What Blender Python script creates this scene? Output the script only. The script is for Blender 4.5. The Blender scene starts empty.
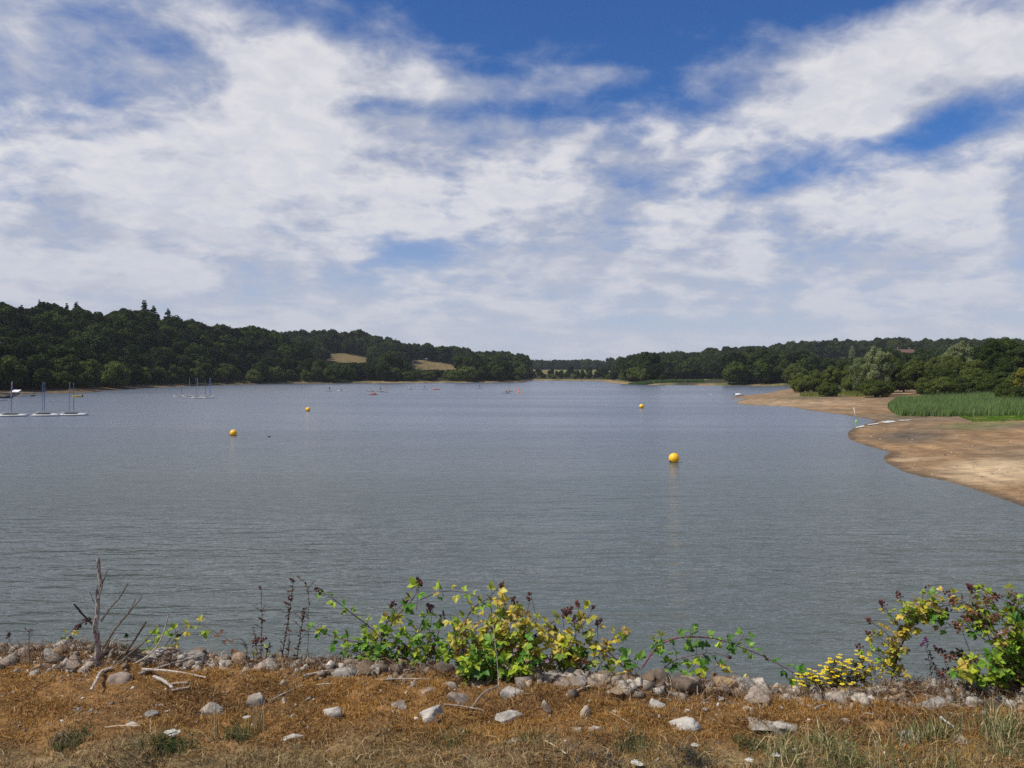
import bpy, math, random
import numpy as np
from mathutils import Vector, Matrix

random.seed(7)
RNG = np.random.default_rng(11)
F = 788.0; CX, CY = 512.0, 384.0
CAMZ = 7.5; PITCH = math.atan(12.0 / F)
scene = bpy.context.scene
COL = scene.collection
SUN_DIR = Vector((-0.85, -0.30, 0.0)).normalized() * math.cos(math.radians(52)) + Vector((0, 0, math.sin(math.radians(52))))

# ---------------------------------------------------------------- survey helpers
def at(px, py, D):
    """world point seen in that direction, D metres ahead"""
    u = (px - CX) / F; v = (CY - py) / F
    dy = math.cos(PITCH) + v * math.sin(PITCH); dz = -math.sin(PITCH) + v * math.cos(PITCH)
    return Vector((u / dy * D, D, CAMZ + dz / dy * D))
def on(px, py, z=0.0):
    u = (px - CX) / F; v = (CY - py) / F
    dy = math.cos(PITCH) + v * math.sin(PITCH); dz = -math.sin(PITCH) + v * math.cos(PITCH)
    t = (z - CAMZ) / dz
    return Vector((u * t, dy * t, z))

# ---------------------------------------------------------------- noise
_perm = np.random.default_rng(3).random((256, 256))
def vnoise(x, y):
    xi = np.floor(x).astype(int); yi = np.floor(y).astype(int)
    fx = x - xi; fy = y - yi
    fx = fx * fx * (3 - 2 * fx); fy = fy * fy * (3 - 2 * fy)
    a = _perm[xi & 255, yi & 255]; b = _perm[(xi + 1) & 255, yi & 255]
    c = _perm[xi & 255, (yi + 1) & 255]; d = _perm[(xi + 1) & 255, (yi + 1) & 255]
    return (a * (1 - fx) + b * fx) * (1 - fy) + (c * (1 - fx) + d * fx) * fy
def fbm(x, y, o=4):
    x = np.asarray(x, float); y = np.asarray(y, float)
    s = 0; a = 0.5; t = 0
    for i in range(o):
        s = s + a * vnoise(x * 2 ** i + 17.3 * i, y * 2 ** i + 5.1 * i); t += a; a *= 0.5
    return s / t * 2 - 1
def sstep(a, b, x):
    t = np.clip((np.asarray(x, float) - a) / (b - a), 0, 1)
    return t * t * (3 - 2 * t)

# ---------------------------------------------------------------- mesh helpers
def tag(o, label=None, cat=None, group=None, kind=None):
    if label: o["label"] = label
    if cat: o["category"] = cat
    if group: o["group"] = group
    if kind: o["kind"] = kind
    return o
def link(name, me, mats, parent=None, smooth=False):
    if not isinstance(mats, (list, tuple)): mats = [mats]
    for m in mats: me.materials.append(m)
    if smooth: me.shade_smooth()
    o = bpy.data.objects.new(name, me); COL.objects.link(o)
    if parent: o.parent = parent
    return o
def empty(name, loc=(0, 0, 0), rz=0.0):
    o = bpy.data.objects.new(name, None); COL.objects.link(o)
    o.location = loc; o.rotation_euler = (0, 0, rz); o.empty_display_size = 0.2
    return o
def np_mesh(name, V, Fc, n, cols=None):
    """V (N,3), Fc (M,n) same-size faces"""
    me = bpy.data.meshes.new(name)
    V = np.ascontiguousarray(V, dtype=np.float32); Fc = np.ascontiguousarray(Fc, dtype=np.int32)
    me.vertices.add(len(V)); me.vertices.foreach_set("co", V.ravel())
    me.loops.add(Fc.size); me.loops.foreach_set("vertex_index", Fc.ravel())
    me.polygons.add(len(Fc)); me.polygons.foreach_set("loop_start", np.arange(0, Fc.size, n, dtype=np.int32))
    me.update(calc_edges=True)
    if cols is not None: add_cols(me, cols)
    return me
def add_cols(me, cols):
    a = me.color_attributes.new("Col", 'FLOAT_COLOR', 'POINT')
    c = np.ones((len(cols), 4), dtype=np.float32); c[:, :3] = cols
    a.data.foreach_set("color", c.ravel())

class MB:
    """collects pieces into one mesh; keeps per-vertex colour and per-face material index"""
    def __init__(s): s.v = []; s.f = []; s.c = []; s.m = []
    def add(s, vs, fs, col=(1, 1, 1), mi=0):
        b = len(s.v); s.v += [tuple(v) for v in vs]; s.f += [tuple(b + i for i in f) for f in fs]
        s.c += [col] * len(vs); s.m += [mi] * len(fs); return s
    def tube(s, pts, radii, n=6, col=(1, 1, 1), mi=0, cap=True, wob=0.0):
        pts = [Vector(p) for p in pts]
        if not isinstance(radii, (list, tuple)): radii = [radii] * len(pts)
        vs = []; up = Vector((0.13, 0.31, 1)).normalized()
        for i, p in enumerate(pts):
            t = (pts[min(i + 1, len(pts) - 1)] - pts[max(i - 1, 0)])
            t = t.normalized() if t.length > 1e-9 else Vector((0, 0, 1))
            a = t.cross(up)
            if a.length < 1e-3: a = t.cross(Vector((1, 0, 0)))
            a.normalize(); b = t.cross(a)
            for k in range(n):
                an = 2 * math.pi * k / n
                r = radii[i] * (1 + wob * (random.random() - .5))
                vs.append(p + (a * math.cos(an) + b * math.sin(an)) * r)
        fs = []
        for i in range(len(pts) - 1):
            for k in range(n):
                k2 = (k + 1) % n
                fs.append((i * n + k, i * n + k2, (i + 1) * n + k2, (i + 1) * n + k))
        if cap:
            fs.append(tuple(range(n))[::-1]); fs.append(tuple((len(pts) - 1) * n + k for k in range(n)))
        return s.add(vs, fs, col, mi)
    def box(s, c, d, rz=0.0, col=(1, 1, 1), mi=0):
        cx, cy, cz = c; dx, dy, dz = d[0] / 2, d[1] / 2, d[2] / 2
        vs = []
        for z in (-dz, dz):
            for x, y in ((-dx, -dy), (dx, -dy), (dx, dy), (-dx, dy)):
                vs.append((cx + x * math.cos(rz) - y * math.sin(rz), cy + x * math.sin(rz) + y * math.cos(rz), cz + z))
        return s.add(vs, [(3, 2, 1, 0), (4, 5, 6, 7), (0, 1, 5, 4), (1, 2, 6, 5), (2, 3, 7, 6), (3, 0, 4, 7)], col, mi)
    def ball(s, c, r, u=8, v=6, col=(1, 1, 1), mi=0, sc=(1, 1, 1)):
        vs = [(c[0], c[1], c[2] + r * sc[2])]
        for j in range(1, v):
            ph = math.pi * j / v
            for i in range(u):
                th = 2 * math.pi * i / u
                vs.append((c[0] + r * sc[0] * math.sin(ph) * math.cos(th), c[1] + r * sc[1] * math.sin(ph) * math.sin(th), c[2] + r * sc[2] * math.cos(ph)))
        vs.append((c[0], c[1], c[2] - r * sc[2]))
        fs = [(0, 1 + i, 1 + (i + 1) % u) for i in range(u)]
        for j in range(v - 2):
            for i in range(u):
                a = 1 + j * u; b = a + u; i2 = (i + 1) % u
                fs.append((a + i, b + i, b + i2, a + i2))
        l = len(vs) - 1; a = 1 + (v - 2) * u
        fs += [(l, a + (i + 1) % u, a + i) for i in range(u)]
        return s.add(vs, fs, col, mi)
    def build(s, name, mats, parent=None, smooth=False):
        me = bpy.data.meshes.new(name); me.from_pydata(s.v, [], s.f)
        o = link(name, me, mats, parent, smooth)
        add_cols(me, np.array(s.c, dtype=np.float32))
        if any(s.m): me.polygons.foreach_set("material_index", s.m)
        return o

def spline(pts, n=6):
    """Catmull-Rom through Vectors"""
    P = [Vector(p) for p in pts]
    if len(P) < 3: return [P[0].lerp(P[-1], i / n) for i in range(n + 1)]
    P = [P[0] * 2 - P[1]] + P + [P[-1] * 2 - P[-2]]
    out = []
    for i in range(1, len(P) - 2):
        for k in range(n):
            t = k / n; a, b, c, d = P[i - 1], P[i], P[i + 1], P[i + 2]
            out.append(0.5 * ((2 * b) + (c - a) * t + (2 * a - 5 * b + 4 * c - d) * t * t + (-a + 3 * b - 3 * c + d) * t ** 3))
    out.append(P[-2]); return out

# ---------------------------------------------------------------- materials
def newmat(name):
    m = bpy.data.materials.new(name); m.use_nodes = True
    nt = m.node_tree; bs = nt.nodes["Principled BSDF"]
    return m, nt, bs
def N(nt, t, **kw):
    n = nt.nodes.new(t)
    for k, v in kw.items():
        if k in n.inputs.keys() if isinstance(k, str) else False: n.inputs[k].default_value = v
        else: setattr(n, k, v)
    return n
def mixc(nt, fac, a, b, bt='MIX'):
    n = nt.nodes.new("ShaderNodeMix"); n.data_type = 'RGBA'; n.blend_type = bt
    for idx, v in ((0, fac), (6, a), (7, b)):
        if hasattr(v, "is_linked") or hasattr(v, "links"): nt.links.new(v, n.inputs[idx])
        else: n.inputs[idx].default_value = v if idx == 0 else ((*v, 1) if len(v) == 3 else v)
    return n.outputs[2]
def mth(nt, op, a, b=None, c=None, clamp=False):
    n = nt.nodes.new("ShaderNodeMath"); n.operation = op; n.use_clamp = clamp
    for i, v in enumerate((a, b, c)):
        if v is None: continue
        if hasattr(v, "links"): nt.links.new(v, n.inputs[i])
        else: n.inputs[i].default_value = v
    return n.outputs[0]
def noise(nt, scale, detail=4, rough=0.55, vec=None, dist=0.0):
    n = nt.nodes.new("ShaderNodeTexNoise"); n.inputs["Scale"].default_value = scale
    n.inputs["Detail"].default_value = detail; n.inputs["Roughness"].default_value = rough
    n.inputs["Distortion"].default_value = dist
    if vec is not None: nt.links.new(vec, n.inputs["Vector"])
    return n.outputs["Fac"]
def mrange(nt, v, a, b, c=0.0, d=1.0, smooth=True):
    n = nt.nodes.new("ShaderNodeMapRange"); n.interpolation_type = 'SMOOTHSTEP' if smooth else 'LINEAR'
    nt.links.new(v, n.inputs[0])
    for i, x in enumerate((a, b, c, d)): n.inputs[1 + i].default_value = x
    return n.outputs[0]
def coords(nt, kind="Object"):
    return nt.nodes.new("ShaderNodeTexCoord").outputs[kind]
def bump(nt, h, bs, strength=0.5, dist=0.01):
    b = nt.nodes.new("ShaderNodeBump"); b.inputs["Strength"].default_value = strength; b.inputs["Distance"].default_value = dist
    nt.links.new(h, b.inputs["Height"]); nt.links.new(b.outputs[0], bs.inputs["Normal"])
def simple(name, col, rough=0.6, var=0.25, scale=8.0, metal=0.0, spec=None, bmp=0.0):
    m, nt, bs = newmat(name)
    c = coords(nt); f = noise(nt, scale, 5, 0.6, c)
    lo = tuple(x * (1 - var) for x in col); hi = tuple(min(1, x * (1 + var)) for x in col)
    nt.links.new(mixc(nt, mrange(nt, f, 0.3, 0.7), lo, hi), bs.inputs["Base Color"])
    bs.inputs["Roughness"].default_value = rough; bs.inputs["Metallic"].default_value = metal
    if spec is not None: bs.inputs["Specular IOR Level"].default_value = spec
    if bmp: bump(nt, f, bs, 0.6, bmp)
    return m
def attr_mat(name, rough=0.6, transl=0.0, spec=0.3, nscale=0, nvar=0.3, bmp=0.0):
    m, nt, bs = newmat(name)
    a = nt.nodes.new("ShaderNodeAttribute"); a.attribute_name = "Col"
    col = a.outputs["Color"]
    if nscale:
        f = noise(nt, nscale, 5, 0.65, coords(nt))
        k = mrange(nt, f, 0.3, 0.7, 1 - nvar, 1 + nvar)
        v = nt.nodes.new("ShaderNodeVectorMath"); v.operation = 'SCALE'
        nt.links.new(col, v.inputs[0]); nt.links.new(k, v.inputs["Scale"]); col = v.outputs[0]
        if bmp: bump(nt, f, bs, 0.7, bmp)
    nt.links.new(col, bs.inputs["Base Color"])
    bs.inputs["Roughness"].default_value = rough; bs.inputs["Specular IOR Level"].default_value = spec
    if transl:
        t = nt.nodes.new("ShaderNodeBsdfTranslucent"); nt.links.new(col, t.inputs["Color"])
        mx = nt.nodes.new("ShaderNodeMixShader"); mx.inputs[0].default_value = transl
        nt.links.new(bs.outputs[0], mx.inputs[1]); nt.links.new(t.outputs[0], mx.inputs[2])
        nt.links.new(mx.outputs[0], nt.nodes["Material Output"].inputs[0])
    return m

def crown_mat(name, dark, light, hue=None, transl=0.18):
    """leaf mass: colour differs from tree to tree and from spray to spray"""
    m, nt, bs = newmat(name)
    oi = nt.nodes.new("ShaderNodeObjectInfo")
    f = noise(nt, 0.55, 3, 0.6, coords(nt)); f2 = noise(nt, 2.3, 2, 0.6, coords(nt))
    t = mth(nt, 'MULTIPLY_ADD', oi.outputs["Random"], 0.62, -0.12)
    t = mth(nt, 'ADD', t, mrange(nt, f, 0.35, 0.65, 0, 0.35)); t = mth(nt, 'ADD', t, mrange(nt, f2, 0.3, 0.7, -0.08, 0.15), clamp=True)
    c = mixc(nt, t, dark, light)
    if hue:
        r2 = mth(nt, 'FRACT', mth(nt, 'MULTIPLY', oi.outputs["Random"], 7.31))
        c = mixc(nt, mrange(nt, r2, 0.72, 1.0, 0, 0.8), c, hue)
    nt.links.new(c, bs.inputs["Base Color"])
    bs.inputs["Roughness"].default_value = 0.75; bs.inputs["Specular IOR Level"].default_value = 0.06
    tr = nt.nodes.new("ShaderNodeBsdfTranslucent"); nt.links.new(c, tr.inputs["Color"])
    mx = nt.nodes.new("ShaderNodeMixShader"); mx.inputs[0].default_value = transl
    nt.links.new(bs.outputs[0], mx.inputs[1]); nt.links.new(tr.outputs[0], mx.inputs[2])
    nt.links.new(mx.outputs[0], nt.nodes["Material Output"].inputs[0])
    return m

MAT = {}
MAT['oak'] = crown_mat("oak_leaves", (0.013, 0.023, 0.006), (0.054, 0.078, 0.016), (0.082, 0.096, 0.020))
MAT['oakb'] = crown_mat("ash_leaves", (0.020, 0.036, 0.008), (0.075, 0.105, 0.022))
MAT['oakc'] = crown_mat("dark_leaves", (0.010, 0.017, 0.006), (0.034, 0.046, 0.013))
MAT['fir'] = crown_mat("fir_needles", (0.012, 0.022, 0.010), (0.032, 0.048, 0.020))
MAT['willow'] = crown_mat("willow_leaves", (0.12, 0.150, 0.062), (0.26, 0.295, 0.14), transl=0.3)
MAT['fresh'] = crown_mat("fresh_leaves", (0.085, 0.11, 0.024), (0.17, 0.195, 0.042), transl=0.3)
MAT['mid'] = crown_mat("mid_leaves", (0.042, 0.064, 0.013), (0.145, 0.175, 0.038), transl=0.25)
MAT['yellow'] = crown_mat("yellow_leaves", (0.17, 0.16, 0.02), (0.30, 0.27, 0.04), transl=0.3)
MAT['bark'] = simple("bark", (0.09, 0.07, 0.05), 0.9, 0.4, 3.0)
MAT['wood_dead'] = attr_mat("weathered_wood", 0.85, 0, 0.2, 60, 0.4, 0.004)
MAT['leaf'] = attr_mat("bramble_leaf", 0.5, 0.35, 0.35, 45, 0.25)
MAT['cane'] = attr_mat("cane_bark", 0.6, 0, 0.35, 60, 0.3)
MAT['berry'] = attr_mat("berry_skin", 0.32, 0, 0.5)
MAT['petal'] = attr_mat("petal", 0.6, 0.3, 0.3)
MAT['fibre'] = attr_mat("plant_fibre", 0.85, 0.15, 0.1)
MAT['reed'] = attr_mat("reed_blade", 0.6, 0.25, 0.2)
MAT['grp'] = simple("white_hull", (0.62, 0.62, 0.60), 0.35, 0.08, 2)
MAT['deckgrey'] = simple("grey_deck", (0.58, 0.58, 0.56), 0.6, 0.1, 2)
MAT['alu'] = simple("mast_metal", (0.45, 0.46, 0.48), 0.4, 0.1, 2, metal=0.6)
MAT['darkrub'] = simple("dark_rubber", (0.03, 0.03, 0.035), 0.7, 0.2, 6)
MAT['yellowbuoy'] = simple("buoy_yellow", (0.95, 0.50, 0.010), 0.38, 0.07, 2.5)
MAT['skin'] = simple("skin", (0.50, 0.30, 0.21), 0.55, 0.08, 10)
MAT['hair'] = simple("hair", (0.05, 0.035, 0.025), 0.7, 0.2, 20)
# ================================================================= sky
def build_world():
    w = bpy.data.worlds.new("World"); scene.world = w; w.use_nodes = True
    nt = w.node_tree; bg = nt.nodes["Background"]
    sky = nt.nodes.new("ShaderNodeTexSky"); sky.sky_type = 'NISHITA'; sky.sun_disc = False
    sky.sun_elevation = math.radians(52); sky.sun_rotation = math.atan2(SUN_DIR.x, SUN_DIR.y)
    sky.air_density = 1.0; sky.dust_density = 0.35; sky.ozone_density = 2.2
    g = coords(nt, "Generated")
    nrm = nt.nodes.new("ShaderNodeVectorMath"); nrm.operation = 'NORMALIZE'; nt.links.new(g, nrm.inputs[0])
    sp = nt.nodes.new("ShaderNodeSeparateXYZ"); nt.links.new(nrm.outputs[0], sp.inputs[0])
    X, Y, Z = sp.outputs
    az = mth(nt, 'ARCTAN2', X, Y); el = mth(nt, 'ARCSINE', Z)
    w.cycles.sampling_method = 'NONE'
    def noise(nt, scale, detail=4, rough=0.55, vec=None, dist=0.0):
        n = nt.nodes.new("ShaderNodeTexNoise"); n.noise_dimensions = '2D'; n.inputs["Scale"].default_value = scale
        n.inputs["Detail"].default_value = detail; n.inputs["Roughness"].default_value = rough; n.inputs["Distortion"].default_value = dist
        nt.links.new(vec, n.inputs["Vector"]); return n.outputs["Fac"]
    def comb(a, b, c=0.0):
        n = nt.nodes.new("ShaderNodeCombineXYZ")
        for i, v in enumerate((a, b, c)):
            if hasattr(v, "links"): nt.links.new(v, n.inputs[i])
            else: n.inputs[i].default_value = v
        return n.outputs[0]
    ae = comb(az, el)
    # cloud deck coordinates: the deck recedes towards the horizon
    den = mth(nt, 'ADD', mth(nt, 'MAXIMUM', Z, 0.0), 0.30)
    deck = comb(mth(nt, 'DIVIDE', X, den), mth(nt, 'DIVIDE', Y, den))
    rot = nt.nodes.new("ShaderNodeVectorRotate"); rot.rotation_type = 'Z_AXIS'; rot.inputs["Angle"].default_value = math.radians(-12)
    nt.links.new(deck, rot.inputs["Vector"])
    deck = rot.outputs[0]
    st = nt.nodes.new("ShaderNodeMapping"); st.inputs["Scale"].default_value = (0.92, 1.0, 1); nt.links.new(deck, st.inputs[0])
    big = noise(nt, 1.5, 2, 0.5, st.outputs[0], 0.3)
    fine = noise(nt, 5.6, 7, 0.52, st.outputs[0], 0.15)
    wisp = noise(nt, 15.0, 4, 0.62, st.outputs[0], 0.3)
    dens = mth(nt, 'MULTIPLY_ADD', big, 0.72, mth(nt, 'MULTIPLY', fine, 0.60))
    dens = mth(nt, 'MULTIPLY_ADD', wisp, 0.20, dens)          # mean about .76
    # where the weather is: heavier and thinner stretches of the deck, by compass direction and elevation
    spots = [  # px, py, rx, ry, rot(deg), amount
        (590, -10, 300, 80, 0, -0.28), (820, 0, 200, 50, 4, -0.16), (985, 118, 130, 28, 16, -0.22), (860, 148, 110, 24, 12, -0.16),
        (450, 112, 120, 12, 0, -0.16), (150, 40, 70, 16, -12, -0.05), (40, 60, 160, 50, 0, 0.06), (185, 60, 90, 20, -20, -0.06),
        (152, 130, 30, 16, 0, -0.13), (406, 248, 56, 18, -5, -0.20), (250, 214, 60, 12, -20, -0.10), (770, 186, 60, 14, 6, -0.12),
        (560, 180, 190, 60, 0, 0.10), (455, 186, 30, 12, 0, -0.10), (625, 134, 26, 16, 0, -0.08), (60, 250, 130, 14, 3, -0.08), (300, 268, 190, 14, 3, -0.06), (700, 225, 150, 10, -4, -0.07),
        (900, 318, 200, 9, 0, -0.14), (600, 322, 260, 8, 0, -0.05), (120, 300, 220, 10, 0, -0.02),
        (110, 160, 280, 110, 8, 0.11), (180, 105, 120, 20, -25, -0.05), (420, 165, 240, 70, -4, 0.10), (650, 240, 420, 90, 0, 0.07), (560, 130, 170, 38, -10, 0.12),
        (915, 92, 220, 34, 20, 0.11), (985, 40, 140, 50, 20, 0.07), (760, 50, 120, 34, -20, 0.20), (650, 30, 150, 22, 0, 0.12), (470, 20, 60, 30, 0, -0.06), (960, 205, 200, 60, 0, 0.11), (400, 78, 140, 24, -14, 0.14), (565, 82, 110, 14, 4, 0.18), (210, 35, 160, 26, -8, 0.03),
        (760, 125, 120, 20, 10, 0.12), (512, 270, 900, 130, 0, 0.12),
        (-300, 150, 500, 300, 0, 0.05), (1400, 150, 400, 300, 0, 0.02)]
    tot = dens
    for px, py, rx, ry, r, amt in spots:
        a = math.atan((px - CX) / F); e = math.atan((372 - py) / F * math.cos(a))
        mp = nt.nodes.new("ShaderNodeMapping"); mp.vector_type = 'TEXTURE'
        mp.inputs["Location"].default_value = (a, e, 0); mp.inputs["Rotation"].default_value = (0, 0, math.radians(r))
        mp.inputs["Scale"].default_value = (rx / F, ry / F, 1); nt.links.new(ae, mp.inputs[0])
        ln = nt.nodes.new("ShaderNodeVectorMath"); ln.operation = 'LENGTH'; nt.links.new(mp.outputs[0], ln.inputs[0])
        tot = mth(nt, 'ADD', tot, mrange(nt, ln.outputs["Value"], 0.15, 1.35, amt, 0.0))
    soft = mrange(nt, el, 0.05, 0.30, 0.0, 1.0)
    mask = mth(nt, 'MULTIPLY', mrange(nt, tot, 0.55, 0.97, 0.0, 1.0), mrange(nt, wisp, 0.3, 0.7, 0.86, 1.0))
    thick = mrange(nt, tot, 0.72, 1.12, 0.0, 1.0)
    n2 = noise(nt, 3.0, 5, 0.52, st.outputs[0], 0.1)
    lit = mth(nt, 'MULTIPLY_ADD', mrange(nt, n2, 0.36, 0.64, -0.5, 0.5), 0.9, thick, clamp=True)
    S = 10.0
    lit = mth(nt, 'MULTIPLY_ADD', mth(nt, 'SUBTRACT', fine, 0.5), 1.4, lit, clamp=True)
    cloud = mixc(nt, lit, (0.44 * S, 0.475 * S, 0.575 * S), (0.745 * S, 0.74 * S, 0.77 * S))
    tint = mixc(nt, 1.0, sky.outputs[0], (0.34, 0.62, 1.04), 'MULTIPLY')
    sk = mixc(nt, mth(nt, 'MULTIPLY', mask, 0.97), tint, cloud)
    low = mrange(nt, el, 0.0, 0.26, 0.85, 0.0)
    sk = mixc(nt, low, sk, (0.53 * S, 0.56 * S, 0.65 * S))
    nt.links.new(sk, bg.inputs["Color"]); bg.inputs["Strength"].default_value = 0.1

# ================================================================= lake outline and terrain
SHORE_PX = [(0, 397), (12, 396.2), (35, 393.6), (85, 393.0), (100, 391), (130, 389), (165, 387.3), (200, 386), (256, 384.2), (300, 383.6), (400, 383), (470, 382.6), (512, 382.4),
            (524, 382.1), (527, 381.2), (531, 380.5), (560, 380.6), (600, 381.2), (615, 383.6), (650, 385), (700, 385.5), (768, 386.2), (785, 386.4)]
SPIT_PX = [(795, 388.3), (780, 390), (768, 393), (752, 394.6), (738, 396), (729, 398.2), (746, 399.2), (733, 402.3), (738, 403.6), (745, 405), (768, 406), (790, 407), (812, 411), (845, 415), (868, 419), (876, 421),
           (864, 424.6), (853, 428), (848, 432), (847, 436), (850, 440), (858, 443), (870, 447), (880, 449.5), (890, 452.5), (884, 456), (883, 459), (886, 463), (904, 472), (922, 477), (945, 481), (969, 488), (993, 496), (1024, 507)]
poly = [(-260, 16), (-230, 70), (-190, 150)]
poly += [tuple(on(x, y).xy) for x, y in SHORE_PX]
poly += [(165, 402), (172, 385), (150, 372)]
poly += [tuple(on(x, y).xy) for x, y in SPIT_PX]
poly += [(30.5, 37), (34, 24), (36, 11)]
LAKE = np.array(poly)
def lake_sd(x, y):
    """+ on land, - in the lake"""
    x = np.asarray(x, float); y = np.asarray(y, float)
    d2 = np.full(x.shape, 1e18); ins = np.zeros(x.shape, bool)
    n = len(LAKE)
    for i in range(n):
        ax, ay = LAKE[i]; bx, by = LAKE[(i + 1) % n]
        ex, ey = bx - ax, by - ay; L = ex * ex + ey * ey
        t = np.clip(((x - ax) * ex + (y - ay) * ey) / L, 0, 1)
        d2 = np.minimum(d2, (x - ax - t * ex) ** 2 + (y - ay - t * ey) ** 2)
        c = (ay > y) != (by > y)
        with np.errstate(divide='ignore', invalid='ignore'):
            xi = ax + (y - ay) / (by - ay) * ex if by != ay else np.full(x.shape, ax)
        ins ^= c & (x < xi)
    d = np.sqrt(d2)
    return np.where(ins, -d, d)

def R(lst):
    out = []
    for px, D, ysky, th in lst:
        out.append(((px - CX) / F * D, D, CAMZ + (372 - ysky) / F * D - th))
    return out
RIDGES = [
    (R([(-420, 330, 300, 20), (-150, 390, 300, 18), (0, 430, 304, 17), (65, 480, 306, 17), (145, 560, 318, 17), (200, 620, 323, 17), (243, 660, 332, 17), (285, 690, 338, 17), (325, 690, 346, 17), (352, 660, 357, 17)]), 250),
    (R([(180, 930, 334, 17), (256, 920, 333, 17), (310, 900, 330, 17), (355, 900, 330, 17), (372, 890, 335, 17), (398, 880, 344, 16), (441, 870, 345, 16), (470, 850, 352, 15), (500, 820, 356.5, 15), (520, 780, 360, 14)]), 330),
    (R([(380, 1700, 352, 15), (500, 1650, 360, 15), (545, 1600, 361.5, 15), (590, 1600, 361, 15), (622, 1600, 364, 15), (700, 1600, 364, 15), (900, 1600, 350, 15)]), 900),
    (R([(622, 700, 366, 13), (650, 740, 362, 14), (672, 760, 357, 15), (700, 780, 353, 15), (735, 820, 350, 15), (768, 850, 348, 15), (805, 880, 343, 15), (835, 900, 341, 15), (900, 900, 341, 15), (1000, 900, 341, 15), (1200, 900, 338, 16), (1500, 850, 325, 18)]), 400),
]
def ridge_h(x, y):
    h = np.zeros(np.shape(x))
    for pts, W in RIDGES:
        best = np.full(np.shape(x), 1e18); z = np.zeros(np.shape(x))
        for (ax, ay, az_), (bx, by, bz) in zip(pts[:-1], pts[1:]):
            ex, ey = bx - ax, by - ay
            t = np.clip(((x - ax) * ex + (y - ay) * ey) / (ex * ex + ey * ey), 0, 1)
            d = np.hypot(x - ax - t * ex, y - ay - t * ey)
            m = d < best; best = np.where(m, d, best); z = np.where(m, az_ + (bz - az_) * t, z)
        w = np.clip(1 - best / W, 0, 1); w = w * w * (3 - 2 * w) * 0.55 + w * 0.45
        h = np.maximum(h, z * w)
    return h
DAM_Z = 5.9
def dam_edge(x): return 4.12 - 0.125 * x
def bank_z(x, y):
    """top of the dam and its stone face"""
    t = y - dam_edge(x)
    return DAM_Z - np.where(t > 0, 0.52 * t, 0.0) + np.where((t > -0.3) & (t < 0.4), -0.05 * np.clip((t + 0.3) / 0.7, 0, 1), np.where(t >= 0.4, -0.05, 0))
def terrain_z(x, y, sd=None):
    if sd is None: sd = lake_sd(x, y)
    D = np.hypot(x, y)
    beach = np.where(sd > 0, np.minimum(sd * 0.034, 1.5) + np.clip(sd - 45, 0, 120) * 0.03, np.maximum(sd * 0.12, -3.0))
    # steeper natural banks on the far shores
    far = sstep(225, 330, y) ; left = sstep(-60, -110, x)
    k = np.clip(np.maximum(far, left), 0, 1)
    fb = np.where(sd > 0, np.minimum(sd * 0.13, 1.3) + np.clip(sd - 10, 0, 400) * 0.012, np.maximum(sd * 0.2, -3.0))
    base = beach * (1 - k) + fb * k
    hill = ridge_h(x, y) * sstep(6, 60, sd) * (y > 60)
    und = fbm(x / 60, y / 60, 3) * 1.2 * sstep(30, 90, sd) + fbm(x / 9, y / 9, 3) * 0.10 * sstep(3, 14, sd)
    z = np.where(sd > 0, np.maximum(base, hill), base) + und
    # the dam
    bz = bank_z(x, y)
    dz = np.where(y < 22, np.maximum(bz, -3), -99)
    return np.maximum(np.where(y < 14, -3, z), dz)

FIELDS = [  # (pixel outline, near, far)  # pixel outlines on the hillsides, at rough distance -> grass fields kept free of trees
    ([(326, 348.5), (350, 350.5), (371, 356), (371, 366.5), (350, 364.5), (326, 360)], 640, 830),
    ([(411, 354.5), (432, 357), (456, 363), (456, 371.5), (430, 371.5), (411, 366)], 640, 840),
    ([(528, 370), (560, 368), (608, 366), (612, 371), (600, 374), (560, 376), (528, 377)], 780, 1350),
    ([(664, 374), (680, 372), (725, 372), (722, 377), (700, 381), (664, 381)], 470, 600),
    ([(818, 352.5), (868, 351), (876, 354), (872, 360), (818, 361)], 560, 800),
]
def to_px(x, y, z):
    return CX + F * x / y, 372 - F * (z - CAMZ) / y
def in_field(x, y, z):
    m = np.zeros(np.shape(x), bool)
    yy = np.maximum(y, 1.0)
    px = CX + F * x / yy; py = 372 - F * (z - CAMZ) / yy
    for pl, d0, d1 in FIELDS:
        ins = np.zeros(np.shape(x), bool)
        for i in range(len(pl)):
            (ax, ay), (bx, by) = pl[i], pl[(i + 1) % len(pl)]
            c = (ay > py) != (by > py)
            if by != ay: ins ^= c & (px < ax + (py - ay) / (by - ay) * (bx - ax))
        m |= ins & (y > d0) & (y < d1)
    return m

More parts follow.
